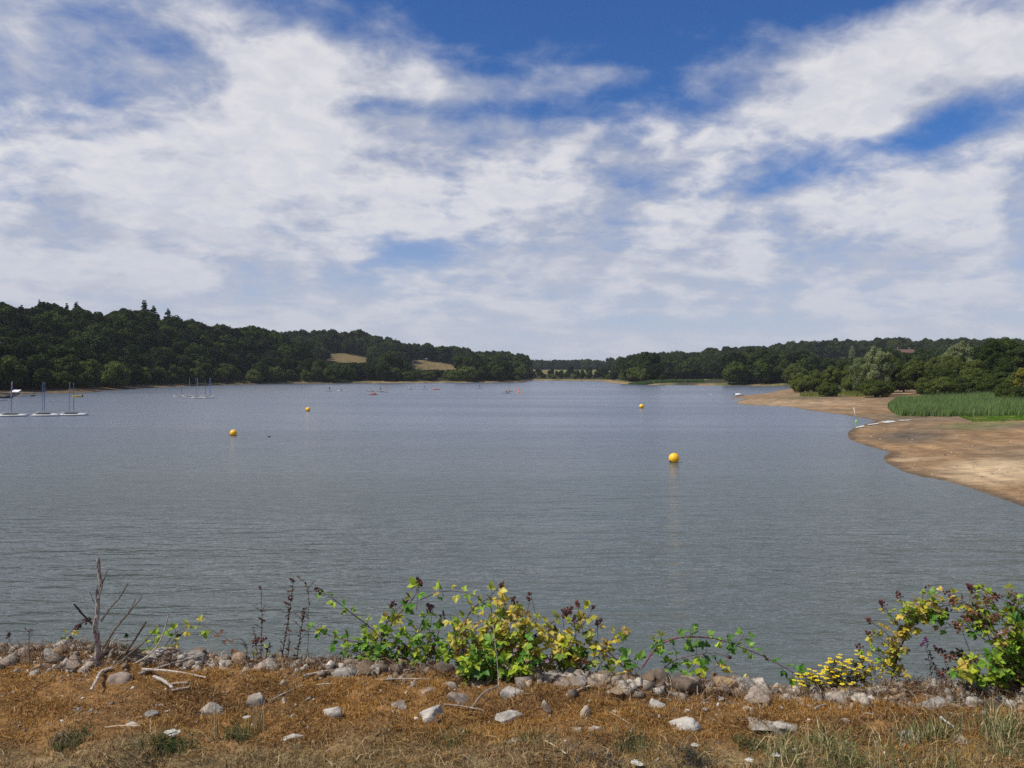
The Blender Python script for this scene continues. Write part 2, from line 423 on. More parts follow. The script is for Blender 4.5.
def build_terrain():
    a_in = np.radians(np.linspace(-38, 38, 620)); a_out = np.radians(np.concatenate([np.linspace(38.7, 180, 90), np.linspace(-180, -38.7, 90)[1:]]))
    ang = np.concatenate([a_in, a_out]); na = len(ang)
    near = np.concatenate([np.linspace(1.0, 8.5, 8), np.linspace(9.5, 34, 24)])
    rows = np.arange(540, 383.5, -0.55); mid = 7.5 * F / (rows - 372)
    mid = mid[mid > 35]
    far = np.arange(mid[-1] + 5, 2000, 6.5); vf = np.geomspace(2050, 9000, 22)
    rad = np.concatenate([near, mid, far, vf]); nr = len(rad)
    A, Rr = np.meshgrid(ang, rad)
    x = (Rr * np.tan(np.clip(A, -1.2, 1.2))) ; y = Rr * 1.0
    inn = np.abs(A) <= np.radians(38.01)
    x = np.where(inn, Rr * np.tan(A), Rr / math.cos(math.radians(38)) * np.sin(A)); y = np.where(inn, Rr, Rr / math.cos(math.radians(38)) * np.cos(A))
    sd = lake_sd(x, y); z = terrain_z(x, y, sd)
    z = np.where((np.abs(x) < 9.5) & (y > 0) & (y < 8.5), z - 0.22, z)
    V = np.stack([x, y, z], -1).reshape(-1, 3)
    i = np.arange(nr - 1)[:, None]; j = np.arange(na)[None, :]; j2 = (j + 1) % na
    Fc = np.stack([i * na + j, i * na + j2, (i + 1) * na + j2, (i + 1) * na + j], -1).reshape(-1, 4)
    # soil and cover colours
    xf, yf, zf, sf = x.ravel(), y.ravel(), z.ravel(), sd.ravel()
    n1 = fbm(xf / 9, yf / 9, 5); n2 = fbm(xf / 2.3, yf / 2.3, 4); n3 = fbm(xf / 30, yf / 60, 4)
    def C(a): return np.array(a)[None, :]
    def mixn(c, o, t): return c * (1 - t[:, None]) + o * t[:, None]
    c = np.repeat(C((0.245, 0.150, 0.073)), len(xf), 0)
    c = mixn(c, C((0.170, 0.122, 0.078)), np.clip(0.5 + n1, 0, 1)); c = mixn(c, C((0.34, 0.245, 0.15)), np.clip(n3 * 1.3, 0, 0.7)) * (1 + 0.22 * n2[:, None])
    def spot(px, py, rx, ry):  # soft patch laid out on the beach, sized in metres through the survey of its centre
        p = on(px, py, 0.7); q = on(px + rx, py, 0.7); r = on(px, py + ry, 0.7)
        sx = abs(q.x - p.x); sy = abs(r.y - p.y)
        d = np.hypot((xf - p.x - (yf - p.y) * p.x / p.y) / sx, (yf - p.y) / sy) + n1 * 0.45
        return 1 - sstep(0.3, 1.15, d)
    c = mixn(c, C((0.085, 0.070, 0.055)), 0.75 * spot(910, 432, 42, 7)); c = mixn(c, C((0.44, 0.33, 0.20)), 0.8 * spot(995, 462, 62, 14))
    c = mixn(c, C((0.36, 0.27, 0.17)), 0.6 * spot(915, 452, 26, 2)); c = mixn(c, C((0.115, 0.125, 0.045)), 0.75 * spot(985, 424, 60, 5))
    c = mixn(c, C((0.10, 0.085, 0.05)), 0.7 * spot(905, 414, 34, 5)); c = mixn(c, C((0.105, 0.10, 0.05)), 0.6 * spot(810, 397, 40, 2.4))
    c = mixn(c, C((0.13, 0.21, 0.022)), sstep(0.25, .6, spot(1040, 416.5, 84, 3.4))); c = mixn(c, C((0.13, 0.155, 0.035)), 0.9 * spot(838, 392, 32, 2.2)); c = mixn(c, C((0.30, 0.20, 0.11)), 0.6 * spot(960, 409, 50, 1.8))
    strand = np.sin(sf * 1.9 + n1 * 3.0 + n3 * 2) * sstep(.5, 3, sf) * (1 - sstep(18, 34, sf)); c = c * (1 + .16 * strand[:, None] * (.5 + n2[:, None]))
    wet = (1 - sstep(0.3, 1.3, sf + n2 * 0.5)) * (sf > -3)
    c = mixn(c, C((0.060, 0.048, 0.036)), 0.6 * wet)
    lo = sstep(330, 440, yf)                                    # far beaches: paler dry clay
    c = mixn(c, C((0.27, 0.20, 0.10)), lo * 0.55 * (sf > 0.8))
    c = np.where(((xf < -95) & (sf < 16))[:, None], c * .5, c)
    # vegetation cover away from the water
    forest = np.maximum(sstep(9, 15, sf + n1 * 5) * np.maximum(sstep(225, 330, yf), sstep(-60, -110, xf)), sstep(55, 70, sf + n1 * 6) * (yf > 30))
    c = mixn(c, C((0.13, 0.125, 0.045)) * (1 + .3 * n2[:, None]), sstep(5, 8, sf + n1 * 3) * lo)
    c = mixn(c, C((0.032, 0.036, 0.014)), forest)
    fld = in_field(xf, yf, zf)
    fc = np.where((yf > 900)[:, None], C((0.15, 0.155, 0.055)), np.where(((yf < 640) & (xf > 0))[:, None], C((0.13, 0.145, 0.045)), C((0.155, 0.115, 0.052))))
    c = np.where(fld[:, None], fc * (1 + 0.25 * n1[:, None]), c)
    rough_open = (yf > 1000) & ~fld & (yf < 2600)
    c = np.where(rough_open[:, None], mixn(c, C((0.035, 0.042, 0.016)), np.ones(len(xf))), c)
    c = np.where((yf < 22)[:, None] | (np.abs(A.ravel()) > 2)[:, None] & (Rr.ravel() < 60)[:, None], C((0.16, 0.125, 0.085)) * (1 + 0.3 * n2[:, None]), c)
    c = np.where((sf < -0.3)[:, None] & (yf > 18)[:, None], C((0.09, 0.075, 0.055)), c)
    me = np_mesh("ground", V, Fc, 4, np.clip(c, 0.01, 0.9))
    m, nt, bs = newmat("ground_soil")
    a = nt.nodes.new("ShaderNodeAttribute"); a.attribute_name = "Col"
    co = coords(nt)
    f1 = noise(nt, 0.9, 8, 0.65, co); f2 = noise(nt, 0.16, 6, 0.6, co)
    k = mth(nt, 'MULTIPLY', mrange(nt, f1, 0.28, 0.72, 0.68, 1.32), mrange(nt, f2, 0.3, 0.7, 0.82, 1.18))
    v = nt.nodes.new("ShaderNodeVectorMath"); v.operation = 'SCALE'; nt.links.new(a.outputs["Color"], v.inputs[0]); nt.links.new(k, v.inputs["Scale"])
    nt.links.new(v.outputs[0], bs.inputs["Base Color"]); bs.inputs["Roughness"].default_value = 0.95; bs.inputs["Specular IOR Level"].default_value = 0.15
    bump(nt, f1, bs, 0.8, 0.12)
    o = link("ground", me, m, smooth=True); tag(o, kind="structure"); return o

def water_mat():
    m, nt, bs = newmat("lake_water")
    co = coords(nt)
    def wv(scale, sx, sy, rz, detail=3, dist=0.5, rough=0.5):
        mp = nt.nodes.new("ShaderNodeMapping"); mp.inputs["Rotation"].default_value = (0, 0, math.radians(rz)); mp.inputs["Scale"].default_value = (sx, sy, 1)
        nt.links.new(co, mp.inputs[0]); return noise(nt, scale, detail, rough, mp.outputs[0], dist)
    h1 = wv(1.5, 0.28, 1.15, 52, 3, 0.4)       # wind ripple, crests lying across the view
    h2 = wv(3.4, 0.45, 1.1, -26, 2, 0.5)
    h1b = wv(1.6, 0.28, 1.15, -50, 3, 0.4)
    gust2 = wv(0.035, 0.6, 1.0, 20, 3, 0.5)
    h3 = wv(0.42, 0.5, 1.0, 28, 2, 0.2)
    h4 = wv(9.0, 0.8, 1.0, 5, 2, 0.3)
    gust = wv(0.016, 0.22, 1.5, 4, 5, 1.2, 0.6)
    sx = nt.nodes.new("ShaderNodeSeparateXYZ"); nt.links.new(co, sx.inputs[0])
    side = mrange(nt, mth(nt, 'MULTIPLY_ADD', gust2, 26.0, sx.outputs[0]), 2.0, 26.0, 0.0, 1.0)
    h1 = mth(nt, 'ADD', mth(nt, 'MULTIPLY', h1, mth(nt, 'MULTIPLY_ADD', side, -0.8, 1.0)), mth(nt, 'MULTIPLY', h1b, mth(nt, 'MULTIPLY_ADD', side, 0.85, 0.15)))
    h = mth(nt, 'MULTIPLY', h1, 0.21); h = mth(nt, 'MULTIPLY_ADD', h2, 0.045, h)
    h = mth(nt, 'MULTIPLY_ADD', h3, 0.19, h); h = mth(nt, 'MULTIPLY_ADD', h4, 0.016, h)
    g = mrange(nt, gust, 0.34, 0.64, 0.42, 1.35)
    h = mth(nt, 'MULTIPLY', h, g)
    b = nt.nodes.new("ShaderNodeBump"); b.inputs["Strength"].default_value = 1.0; b.inputs["Distance"].default_value = 1.0
    nt.links.new(h, b.inputs["Height"]); nt.links.new(b.outputs[0], bs.inputs["Normal"])
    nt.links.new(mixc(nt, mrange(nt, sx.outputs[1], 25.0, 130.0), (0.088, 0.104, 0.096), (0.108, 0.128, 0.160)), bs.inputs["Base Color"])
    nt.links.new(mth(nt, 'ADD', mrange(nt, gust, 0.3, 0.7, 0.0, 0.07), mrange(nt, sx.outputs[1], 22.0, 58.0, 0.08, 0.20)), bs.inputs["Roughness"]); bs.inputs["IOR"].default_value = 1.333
    return m
def build_water():
    V = [(-2500, -40, 0), (2500, -40, 0), (2500, 900, 0), (-2500, 900, 0)]
    # sheet in strips so that its faces stay moderate in size
    xs = np.linspace(-420, 420, 43); ys = np.linspace(10, 760, 39)
    X, Y = np.meshgrid(xs, ys); V = np.stack([X, Y, np.zeros_like(X)], -1).reshape(-1, 3)
    n = len(xs); i = np.arange(len(ys) - 1)[:, None]; j = np.arange(n - 1)[None, :]
    Fc = np.stack([i * n + j, i * n + j + 1, (i + 1) * n + j + 1, (i + 1) * n + j], -1).reshape(-1, 4)
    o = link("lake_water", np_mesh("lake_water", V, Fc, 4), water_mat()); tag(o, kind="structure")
    # dried whitish scum at the head of the little inlet
    pm = simple("dried_scum", (0.55, 0.54, 0.50), 0.7, 0.25, 1.2)
    for pts in ([(880, 422.8), (886, 421.8), (893, 421.4), (896, 422.2), (891, 423.2), (884, 423.8)], [(899, 421.3), (911, 420.8), (910, 421.4), (901, 421.8)], [(868, 424.8), (877, 423.8), (878, 424.5), (870, 425.4)], [(854, 427.8), (863, 426.0), (864, 426.8), (857, 428.4)]):
        w = [on(a, b, 0.05) for a, b in pts]; c = sum(w, Vector()) / len(w)
        P = [c + (v - c) * (.72 + .55 * random.random()) for v in spline(w + [w[0]], 6)[:-1]]
        zc = float(terrain_z(np.array([c.x]), np.array([c.y]))[0]) + 0.10
        q = MB(); vs = [(p.x, p.y, zc) for p in P] + [(c.x, c.y, zc)]
        q.add(vs, [(k, (k + 1) % len(P), len(P)) for k in range(len(P))])
        o = q.build("scum_strip", pm); tag(o, "patches of whitish dried scum along the edge of the little inlet", "scum", kind="stuff")
# ================================================================= trees
def crown_mesh(name, rx, rz, lobes, nleaf, leaf, mat, shape='round', seed=1, zc=None, droop=0.0, core=True, lr=(0.24, 0.42)):
    """leaf sprays over many irregular lobes; crown base at z=0 of the tree is handled by zc"""
    g = np.random.default_rng(seed)
    zc = rz if zc is None else zc
    cs = []; rs = []
    for i in range(lobes):
        while True:
            p = g.normal(size=3); p /= np.linalg.norm(p)
            if shape == 'fir':
                t = g.random() ** 0.8; rr = rx * (1.02 - t) * g.uniform(.55, .95); th = g.uniform(0, 6.283)
                c = np.array([rr * math.cos(th), rr * math.sin(th), zc - rz + 2 * rz * t * .96]); r = max(0.35, rx * 0.34 * (1.15 - t)); break
            q = p * g.uniform(0.45, 0.82); c = np.array([q[0] * rx, q[1] * rx, zc + q[2] * rz])
            if shape == 'low': c[2] = max(c[2], zc - rz * .85)
            r = rx * g.uniform(*lr)
            if p[2] > -0.75 or g.random() < .4: break
        cs.append(c); rs.append(r)
    cs = np.array(cs); rs = np.array(rs)
    w = rs ** 2; w /= w.sum()
    P = []; Nn = []
    tries = int(nleaf * 1.9)
    li = g.choice(lobes, tries, p=w)
    d = g.normal(size=(tries, 3)); d /= np.linalg.norm(d, axis=1)[:, None]
    sq = np.array([1, 1, 0.8 if shape != 'fir' else 0.55])
    rad = rs[li] * (1 + g.normal(0, 0.10, tries) + 0.25 * (fbm(d[:, 0] * 2.2 + li, d[:, 1] * 2.2 + d[:, 2] * 3, 3)))
    pos = cs[li] + d * sq * rad[:, None]
    keep = np.ones(tries, bool)
    for c, r in zip(cs, rs):
        keep &= ~((np.linalg.norm((pos - c) / sq, axis=1) < r * 0.72))
    pos = pos[keep][:nleaf]; d = d[keep][:nleaf]; n = len(pos)
    pos[:, 2] -= droop * g.random(n) ** 2
    nm = d + g.normal(0, 0.75, (n, 3)); nm[:, 2] += 0.25; nm /= np.linalg.norm(nm, axis=1)[:, None]
    t = np.cross(nm, g.normal(size=(n, 3))); t /= np.linalg.norm(t, axis=1)[:, None]; b = np.cross(nm, t)
    if droop: t[:, 2] -= 0.8; t /= np.linalg.norm(t, axis=1)[:, None]
    s = leaf * g.uniform(0.5, 1.25, n)[:, None]
    asp = 0.62
    V = np.stack([pos - t * s, pos - b * s * asp + nm * s * .15, pos + t * s, pos + b * s * asp + nm * s * .15], 1).reshape(-1, 3)
    Fc = np.arange(n * 4).reshape(-1, 4)
    if core:
        ico = ICO
        cv = []; cf = []; base = len(V)
        for c, r in zip(cs, rs):
            k = ico[0] * (r * 0.74) * sq * (1 + 0.18 * g.normal(size=(len(ico[0]), 1)))
            cf.append(ico[1] + base + sum(len(a) for a in cv)); cv.append(k + c)
        V = np.concatenate([V] + cv); cf = np.concatenate(cf)
        me = bpy.data.meshes.new(name)
        me.vertices.add(len(V)); me.vertices.foreach_set("co", V.astype(np.float32).ravel())
        loops = np.concatenate([Fc.ravel(), cf.ravel()]).astype(np.int32)
        ls = np.concatenate([np.arange(0, Fc.size, 4), Fc.size + np.arange(0, cf.size, 3)]).astype(np.int32)
        me.loops.add(len(loops)); me.loops.foreach_set("vertex_index", loops)
        me.polygons.add(len(ls)); me.polygons.foreach_set("loop_start", ls); me.update(calc_edges=True)
    else:
        me = np_mesh(name, V, Fc, 4)
    me.materials.append(mat)
    return me
def ico_data(sub=1):
    import bmesh
    bm = bmesh.new(); bmesh.ops.create_icosphere(bm, subdivisions=sub, radius=1.0)
    v = np.array([x.co[:] for x in bm.verts]); f = np.array([[a.index for a in q.verts] for q in bm.faces]); bm.free(); return v, f
ICO = ico_data(1)

def trunk_mesh(name, h, r, limbs, spread, seed=1, start=0.28):
    random.seed(seed); q = MB()
    pts = [Vector((0, 0, -0.4))]; x = y = 0
    for i in range(1, 7):
        x += random.uniform(-1, 1) * h * .012; y += random.uniform(-1, 1) * h * .012; pts.append(Vector((x, y, h * i / 6)))
    q.tube(pts, [r * 1.35, r, r * .85, r * .68, r * .5, r * .32, r * .12], 7)
    for k in range(limbs):
        t = random.uniform(start, 0.85); i = min(5, int(t * 6)); p0 = pts[i].lerp(pts[i + 1], t * 6 - i)
        an = k * 2.4 + random.uniform(-.4, .4); L = spread * random.uniform(.55, .95) * (1.1 - t * .6)
        d = Vector((math.cos(an), math.sin(an), random.uniform(.35, .9)))
        p1 = p0 + d * L * .5 + Vector((0, 0, L * .06)); p2 = p0 + d * L + Vector((0, 0, L * .2))
        q.tube([p0, p1, p2], [r * .4 * (1.1 - t), r * .25 * (1.1 - t), r * .06], 5)
    me = bpy.data.meshes.new(name); me.from_pydata(q.v, [], q.f); me.materials.append(MAT['bark']); me.shade_smooth(); return me

# archetypes, all drawn for a 16 m tree and scaled per tree
ARCH = {}
def arch(key, **k):
    t = k.pop('trunk'); ARCH[key] = (crown_mesh(key + "_crown", **k), trunk_mesh(key + "_trunk", *t))
for i in range(5):
    g = random.Random(40 + i)
    arch('oak%d' % i, rx=5.0 + g.uniform(-.6, .8), rz=6.2 + g.uniform(-.6, .8), zc=9.3, lobes=34 + i * 5, lr=(.17, .38), nleaf=6200, leaf=0.42, mat=MAT[('oak', 'oakb', 'oakc', 'oak', 'oakb')[i]], seed=60 + i, trunk=(13.5, 0.42, 9, 5.0, i))
arch('fir0', rx=4.4, rz=9.5, zc=10.2, lobes=90, nleaf=5200, leaf=0.40, mat=MAT['fir'], shape='fir', seed=5, trunk=(18.5, .34, 6, 2.4, 9))
arch('shore0', rx=5.4, rz=5.2, zc=5.3, lobes=30, nleaf=5600, leaf=0.36, mat=MAT['mid'], seed=81, shape='low', trunk=(8.5, .3, 8, 4, 12, .1))
arch('shore1', rx=6.2, rz=4.6, zc=4.7, lobes=34, nleaf=5600, leaf=0.38, mat=MAT['mid'], seed=82, shape='low', trunk=(7.5, .3, 8, 4, 13, .1))
# nearer trees on the right bank: finer leaves
arch('willow0', rx=5.6, rz=7.2, zc=7.3, lobes=110, lr=(.11, .27), nleaf=30000, leaf=0.21, mat=MAT['willow'], seed=91, droop=1.3, trunk=(12, .42, 12, 5.2, 21, .12))
arch('willow1', rx=5.0, rz=7.6, zc=8.0, lobes=100, lr=(.11, .27), nleaf=26000, leaf=0.21, mat=MAT['willow'], seed=92, droop=0.9, trunk=(13, .4, 14, 4.6, 22, .12))
arch('fresh0', rx=5.0, rz=5.8, zc=6.3, lobes=80, lr=(.13, .28), nleaf=24000, leaf=0.22, mat=MAT['fresh'], seed=93, trunk=(10, .3, 12, 4.2, 23, .12))
arch('leafy0', rx=5.6, rz=6.8, zc=7.4, lobes=90, lr=(.12, .29), nleaf=30000, leaf=0.23, mat=MAT['mid'], seed=94, trunk=(12, .4, 12, 4.8, 24, .15))
arch('leafy1', rx=5.2, rz=7.0, zc=7.8, lobes=80, lr=(.12, .30), nleaf=28000, leaf=0.23, mat=MAT['oakb'], seed=95, trunk=(12.5, .4, 12, 4.6, 25, .15))
arch('bush0', rx=4.6, rz=3.2, zc=2.9, lobes=70, lr=(.13, .27), nleaf=18000, leaf=0.17, mat=MAT['mid'], seed=96, shape='low', trunk=(4.2, .16, 9, 3, 26, .05))
arch('bushy1', rx=5.0, rz=3.6, zc=3.2, lobes=70, lr=(.13, .27), nleaf=18000, leaf=0.20, mat=MAT['fresh'], seed=97, shape='low', trunk=(4.8, .16, 9, 3, 27, .05))
arch('yellow0', rx=4.6, rz=6.2, zc=6.6, lobes=70, lr=(.13, .28), nleaf=22000, leaf=0.21, mat=MAT['yellow'], seed=98, trunk=(10, .3, 10, 4, 28, .12))
FULL_H = {}
for _k, (_c, _t) in ARCH.items():
    _z = np.empty(len(_c.vertices) * 3, dtype=np.float32); _c.vertices.foreach_get('co', _z); FULL_H[_k] = float(np.percentile(_z[2::3], 99.7))
print(FULL_H)

def tree(name, key, loc, s, rz, label, cat="tree", group=None, sxy=1.0):
    root = empty(name, loc, rz); root.scale = (s * sxy, s * sxy, s)
    tag(root, label, cat, group)
    cm, tm = ARCH[key]
    for nm, me in (("trunk", tm), ("crown", cm)):
        o = bpy.data.objects.new(nm, me); COL.objects.link(o); o.parent = root
    return root
def gz(x, y): return float(terrain_z(np.array([float(x)]), np.array([float(y)]))[0])

TREES = []   # the special ones, placed by survey: px centre, D, px top, kind, width factor, name, label
def special(px, D, ytop, key, label, sxy=1.0, name="tree", cat="tree", rz=None):
    x = (px - CX) / F * D; z = gz(x, D); top = CAMZ + (372 - ytop) / F * D
    hk = FULL_H[key]
    s = max(0.15, (top - z) / hk)
    TREES.append((x, D)); return tree(name, key, (x, D, z - 0.1 * s), s, random.uniform(0, 6.28) if rz is None else rz, label, cat, None, sxy)
def build_special():
    random.seed(4)
    sp = special
    # right bank, from the point towards the right edge
    sp(801, 262, 373, 'bushy1', "low olive-yellow bush at the tip of the right-hand tree belt", .85, "bush", "bush")
    sp(815, 268, 370, 'bushy1', "low olive-yellow bush, second from the lake end of the tree belt", .8, "bush", "bush")
    sp(832, 258, 366, 'fresh0', "small yellow-green tree behind the low grey bush near the pale willow", .85)
    sp(842, 285, 364, 'leafy1', "slim dark tree squeezed behind the left edge of the big pale willow", .8)
    sp(828, 216, 382, 'bush0', "low grey-green bush alone in the bright grass left of the big pale willow", 1.0, "bush", "bush")
    sp(864, 214, 358, 'willow0', "pale grey-green willow leaning over the sand, left shoulder of the big willow clump", .9, "willow_tree", "willow")
    sp(878, 210, 348, 'willow1', "tallest pale willow with a peaked crown, middle of the willow clump above the beach", .85, "willow_tree", "willow")
    sp(893, 228, 356, 'leafy0', "mid green tree behind the right flank of the peaked willow", .8)
    sp(878, 200, 379, 'bush0', "round dark green bush at the foot of the peaked willow", 1.25, "bush", "bush")
    sp(918, 214, 360, 'fresh0', "bright yellow-green tree with thin stems at the left end of the reed bed", 1.05)
    sp(940, 205, 366, 'bush0', "small greyish bush between the bright yellow-green tree and silvery willow", .8, "bush", "bush")
    sp(958, 226, 343, 'willow1', "tall silvery willow rising behind the middle of the reed bed", .95, "willow_tree", "willow")
    sp(938, 250, 356, 'leafy0', "dark leafy tree behind the gap between bright tree and silvery willow", .8)
    sp(974, 192, 360, 'leafy0', "broad olive tree with clumped leaves just behind the reeds, right of the silvery willow", .85)
    sp(992, 205, 340, 'leafy1', "tall dark tree with an upright spiky top behind the reed bed", .8)
    sp(1010, 222, 338, 'leafy1', "tall dark rounded tree at the right edge behind the yellowing tree", .9)
    sp(1006, 182, 358, 'leafy1', "dark low-branching tree whose foliage reaches the right half of the reeds", .8)
    sp(1024, 164, 368, 'yellow0', "yellowing tree cut by the right edge of the view beside the reeds", .75)
    sp(1012, 152, 384, 'bush0', "pale grey-green bush overhanging the right end of the reed bed", 1.0, "bush", "bush")
    sp(1048, 190, 345, 'leafy0', "leafy tree just past the right edge beyond the yellowing tree", .9)
    sp(1085, 180, 342, 'leafy1', "dark leafy tree well past the right edge above the reeds", 1.0)
    sp(1068, 150, 372, 'bush0', "green bush past the right edge behind the reeds", 1.1, "bush", "bush")
    sp(906, 262, 362, 'leafy1', "dark tree in the gap behind the bright yellow-green tree", 1.0)
    sp(852, 300, 363, 'leafy1', "dark tree behind the left shoulder of the willow clump", .9)
    sp(975, 262, 346, 'leafy1', "dark tree behind the silvery willow", .9)
    for i, (a, D, t, k, w) in enumerate([(826, 275, 371, 'leafy0', 1.1), (850, 262, 366, 'leafy0', 1.0), (862, 245, 372, 'bush0', 1.3), (890, 232, 366, 'bush0', 1.2), (904, 232, 368, 'leafy1', 1.1), (925, 232, 366, 'leafy0', 1.1), (945, 190, 377, 'bush0', 1.2), (966, 186, 378, 'bush0', 1.2),
            (930, 192, 378, 'bush0', 1.0), (985, 184, 374, 'bush0', 1.3), (1000, 180, 372, 'leafy0', 1.0), (1030, 175, 372, 'bush0', 1.3), (952, 212, 356, 'leafy0', 1.0), (1060, 182, 366, 'leafy0', 1.1), (1095, 178, 366, 'bush0', 1.3), (918, 285, 358, 'leafy1', 1.2), (948, 285, 354, 'leafy1', 1.2), (880, 285, 360, 'leafy1', 1.2), (1000, 262, 348, 'leafy1', 1.2), (1030, 240, 346, 'leafy1', 1.2)]):
        sp(a, D, t, k, ("shaded undergrowth bush" if k == 'bush0' else "dark leafy tree") + " at the back of the belt behind the reeds and willows", w, "bush" if k == 'bush0' else "tree", "bush" if k == 'bush0' else "tree")["group"] = "infill of the right-hand tree belt"
    # conifers that stand above the left skyline
    sp(40, 455, 301, 'fir0', "dark pointed conifer on the skyline near the left edge", .9, "conifer_tree", "conifer")
    sp(145, 585, 302, 'fir0', "tallest pointed conifer on the left skyline, leftmost of three", 1.6, "conifer_tree", "conifer")
    sp(154, 580, 307, 'fir0', "middle one of the three pointed conifers on the left skyline", 1.6, "conifer_tree", "conifer")
    sp(168.5, 595, 310, 'fir0', "rightmost and lowest of the three pointed conifers on the left skyline", 1.6, "conifer_tree", "conifer")
    sp(77, 500, 303, 'fir0', "dark pointed conifer breaking the skyline above the moored dinghies", 1.5, "conifer_tree", "conifer")
    sp(611, 1180, 357.5, 'oak2', "dark round tree standing alone on the crest of the far pale-green field", .95, "tree")
    sp(588, 1300, 360, 'oak1', "dark round tree on the far crest left of the lone round tree", .9)
    sp(597, 930, 367, 'oak3', "dark tree at the foot of the far pale-green field", 1.0)
    sp(676, 505, 376.5, 'oak4', "left one of two small dark trees in the green field above the far reeds", 1.1)
    sp(684, 510, 378, 'oak0', "smallest round bush in the green field above the far reeds, right one", 1.2)
    sp(662, 470, 374, 'oak1', "round dark tree beside the left end of the green field above the far reed strip", 1.1)
    sp(374, 690, 352.5, 'oak3', "tall round dark tree standing between the two straw-coloured hill fields", 1.2)
    sp(852, 660, 346, 'willow0', "pale slender tree on the hill field above the willow clump", .3)

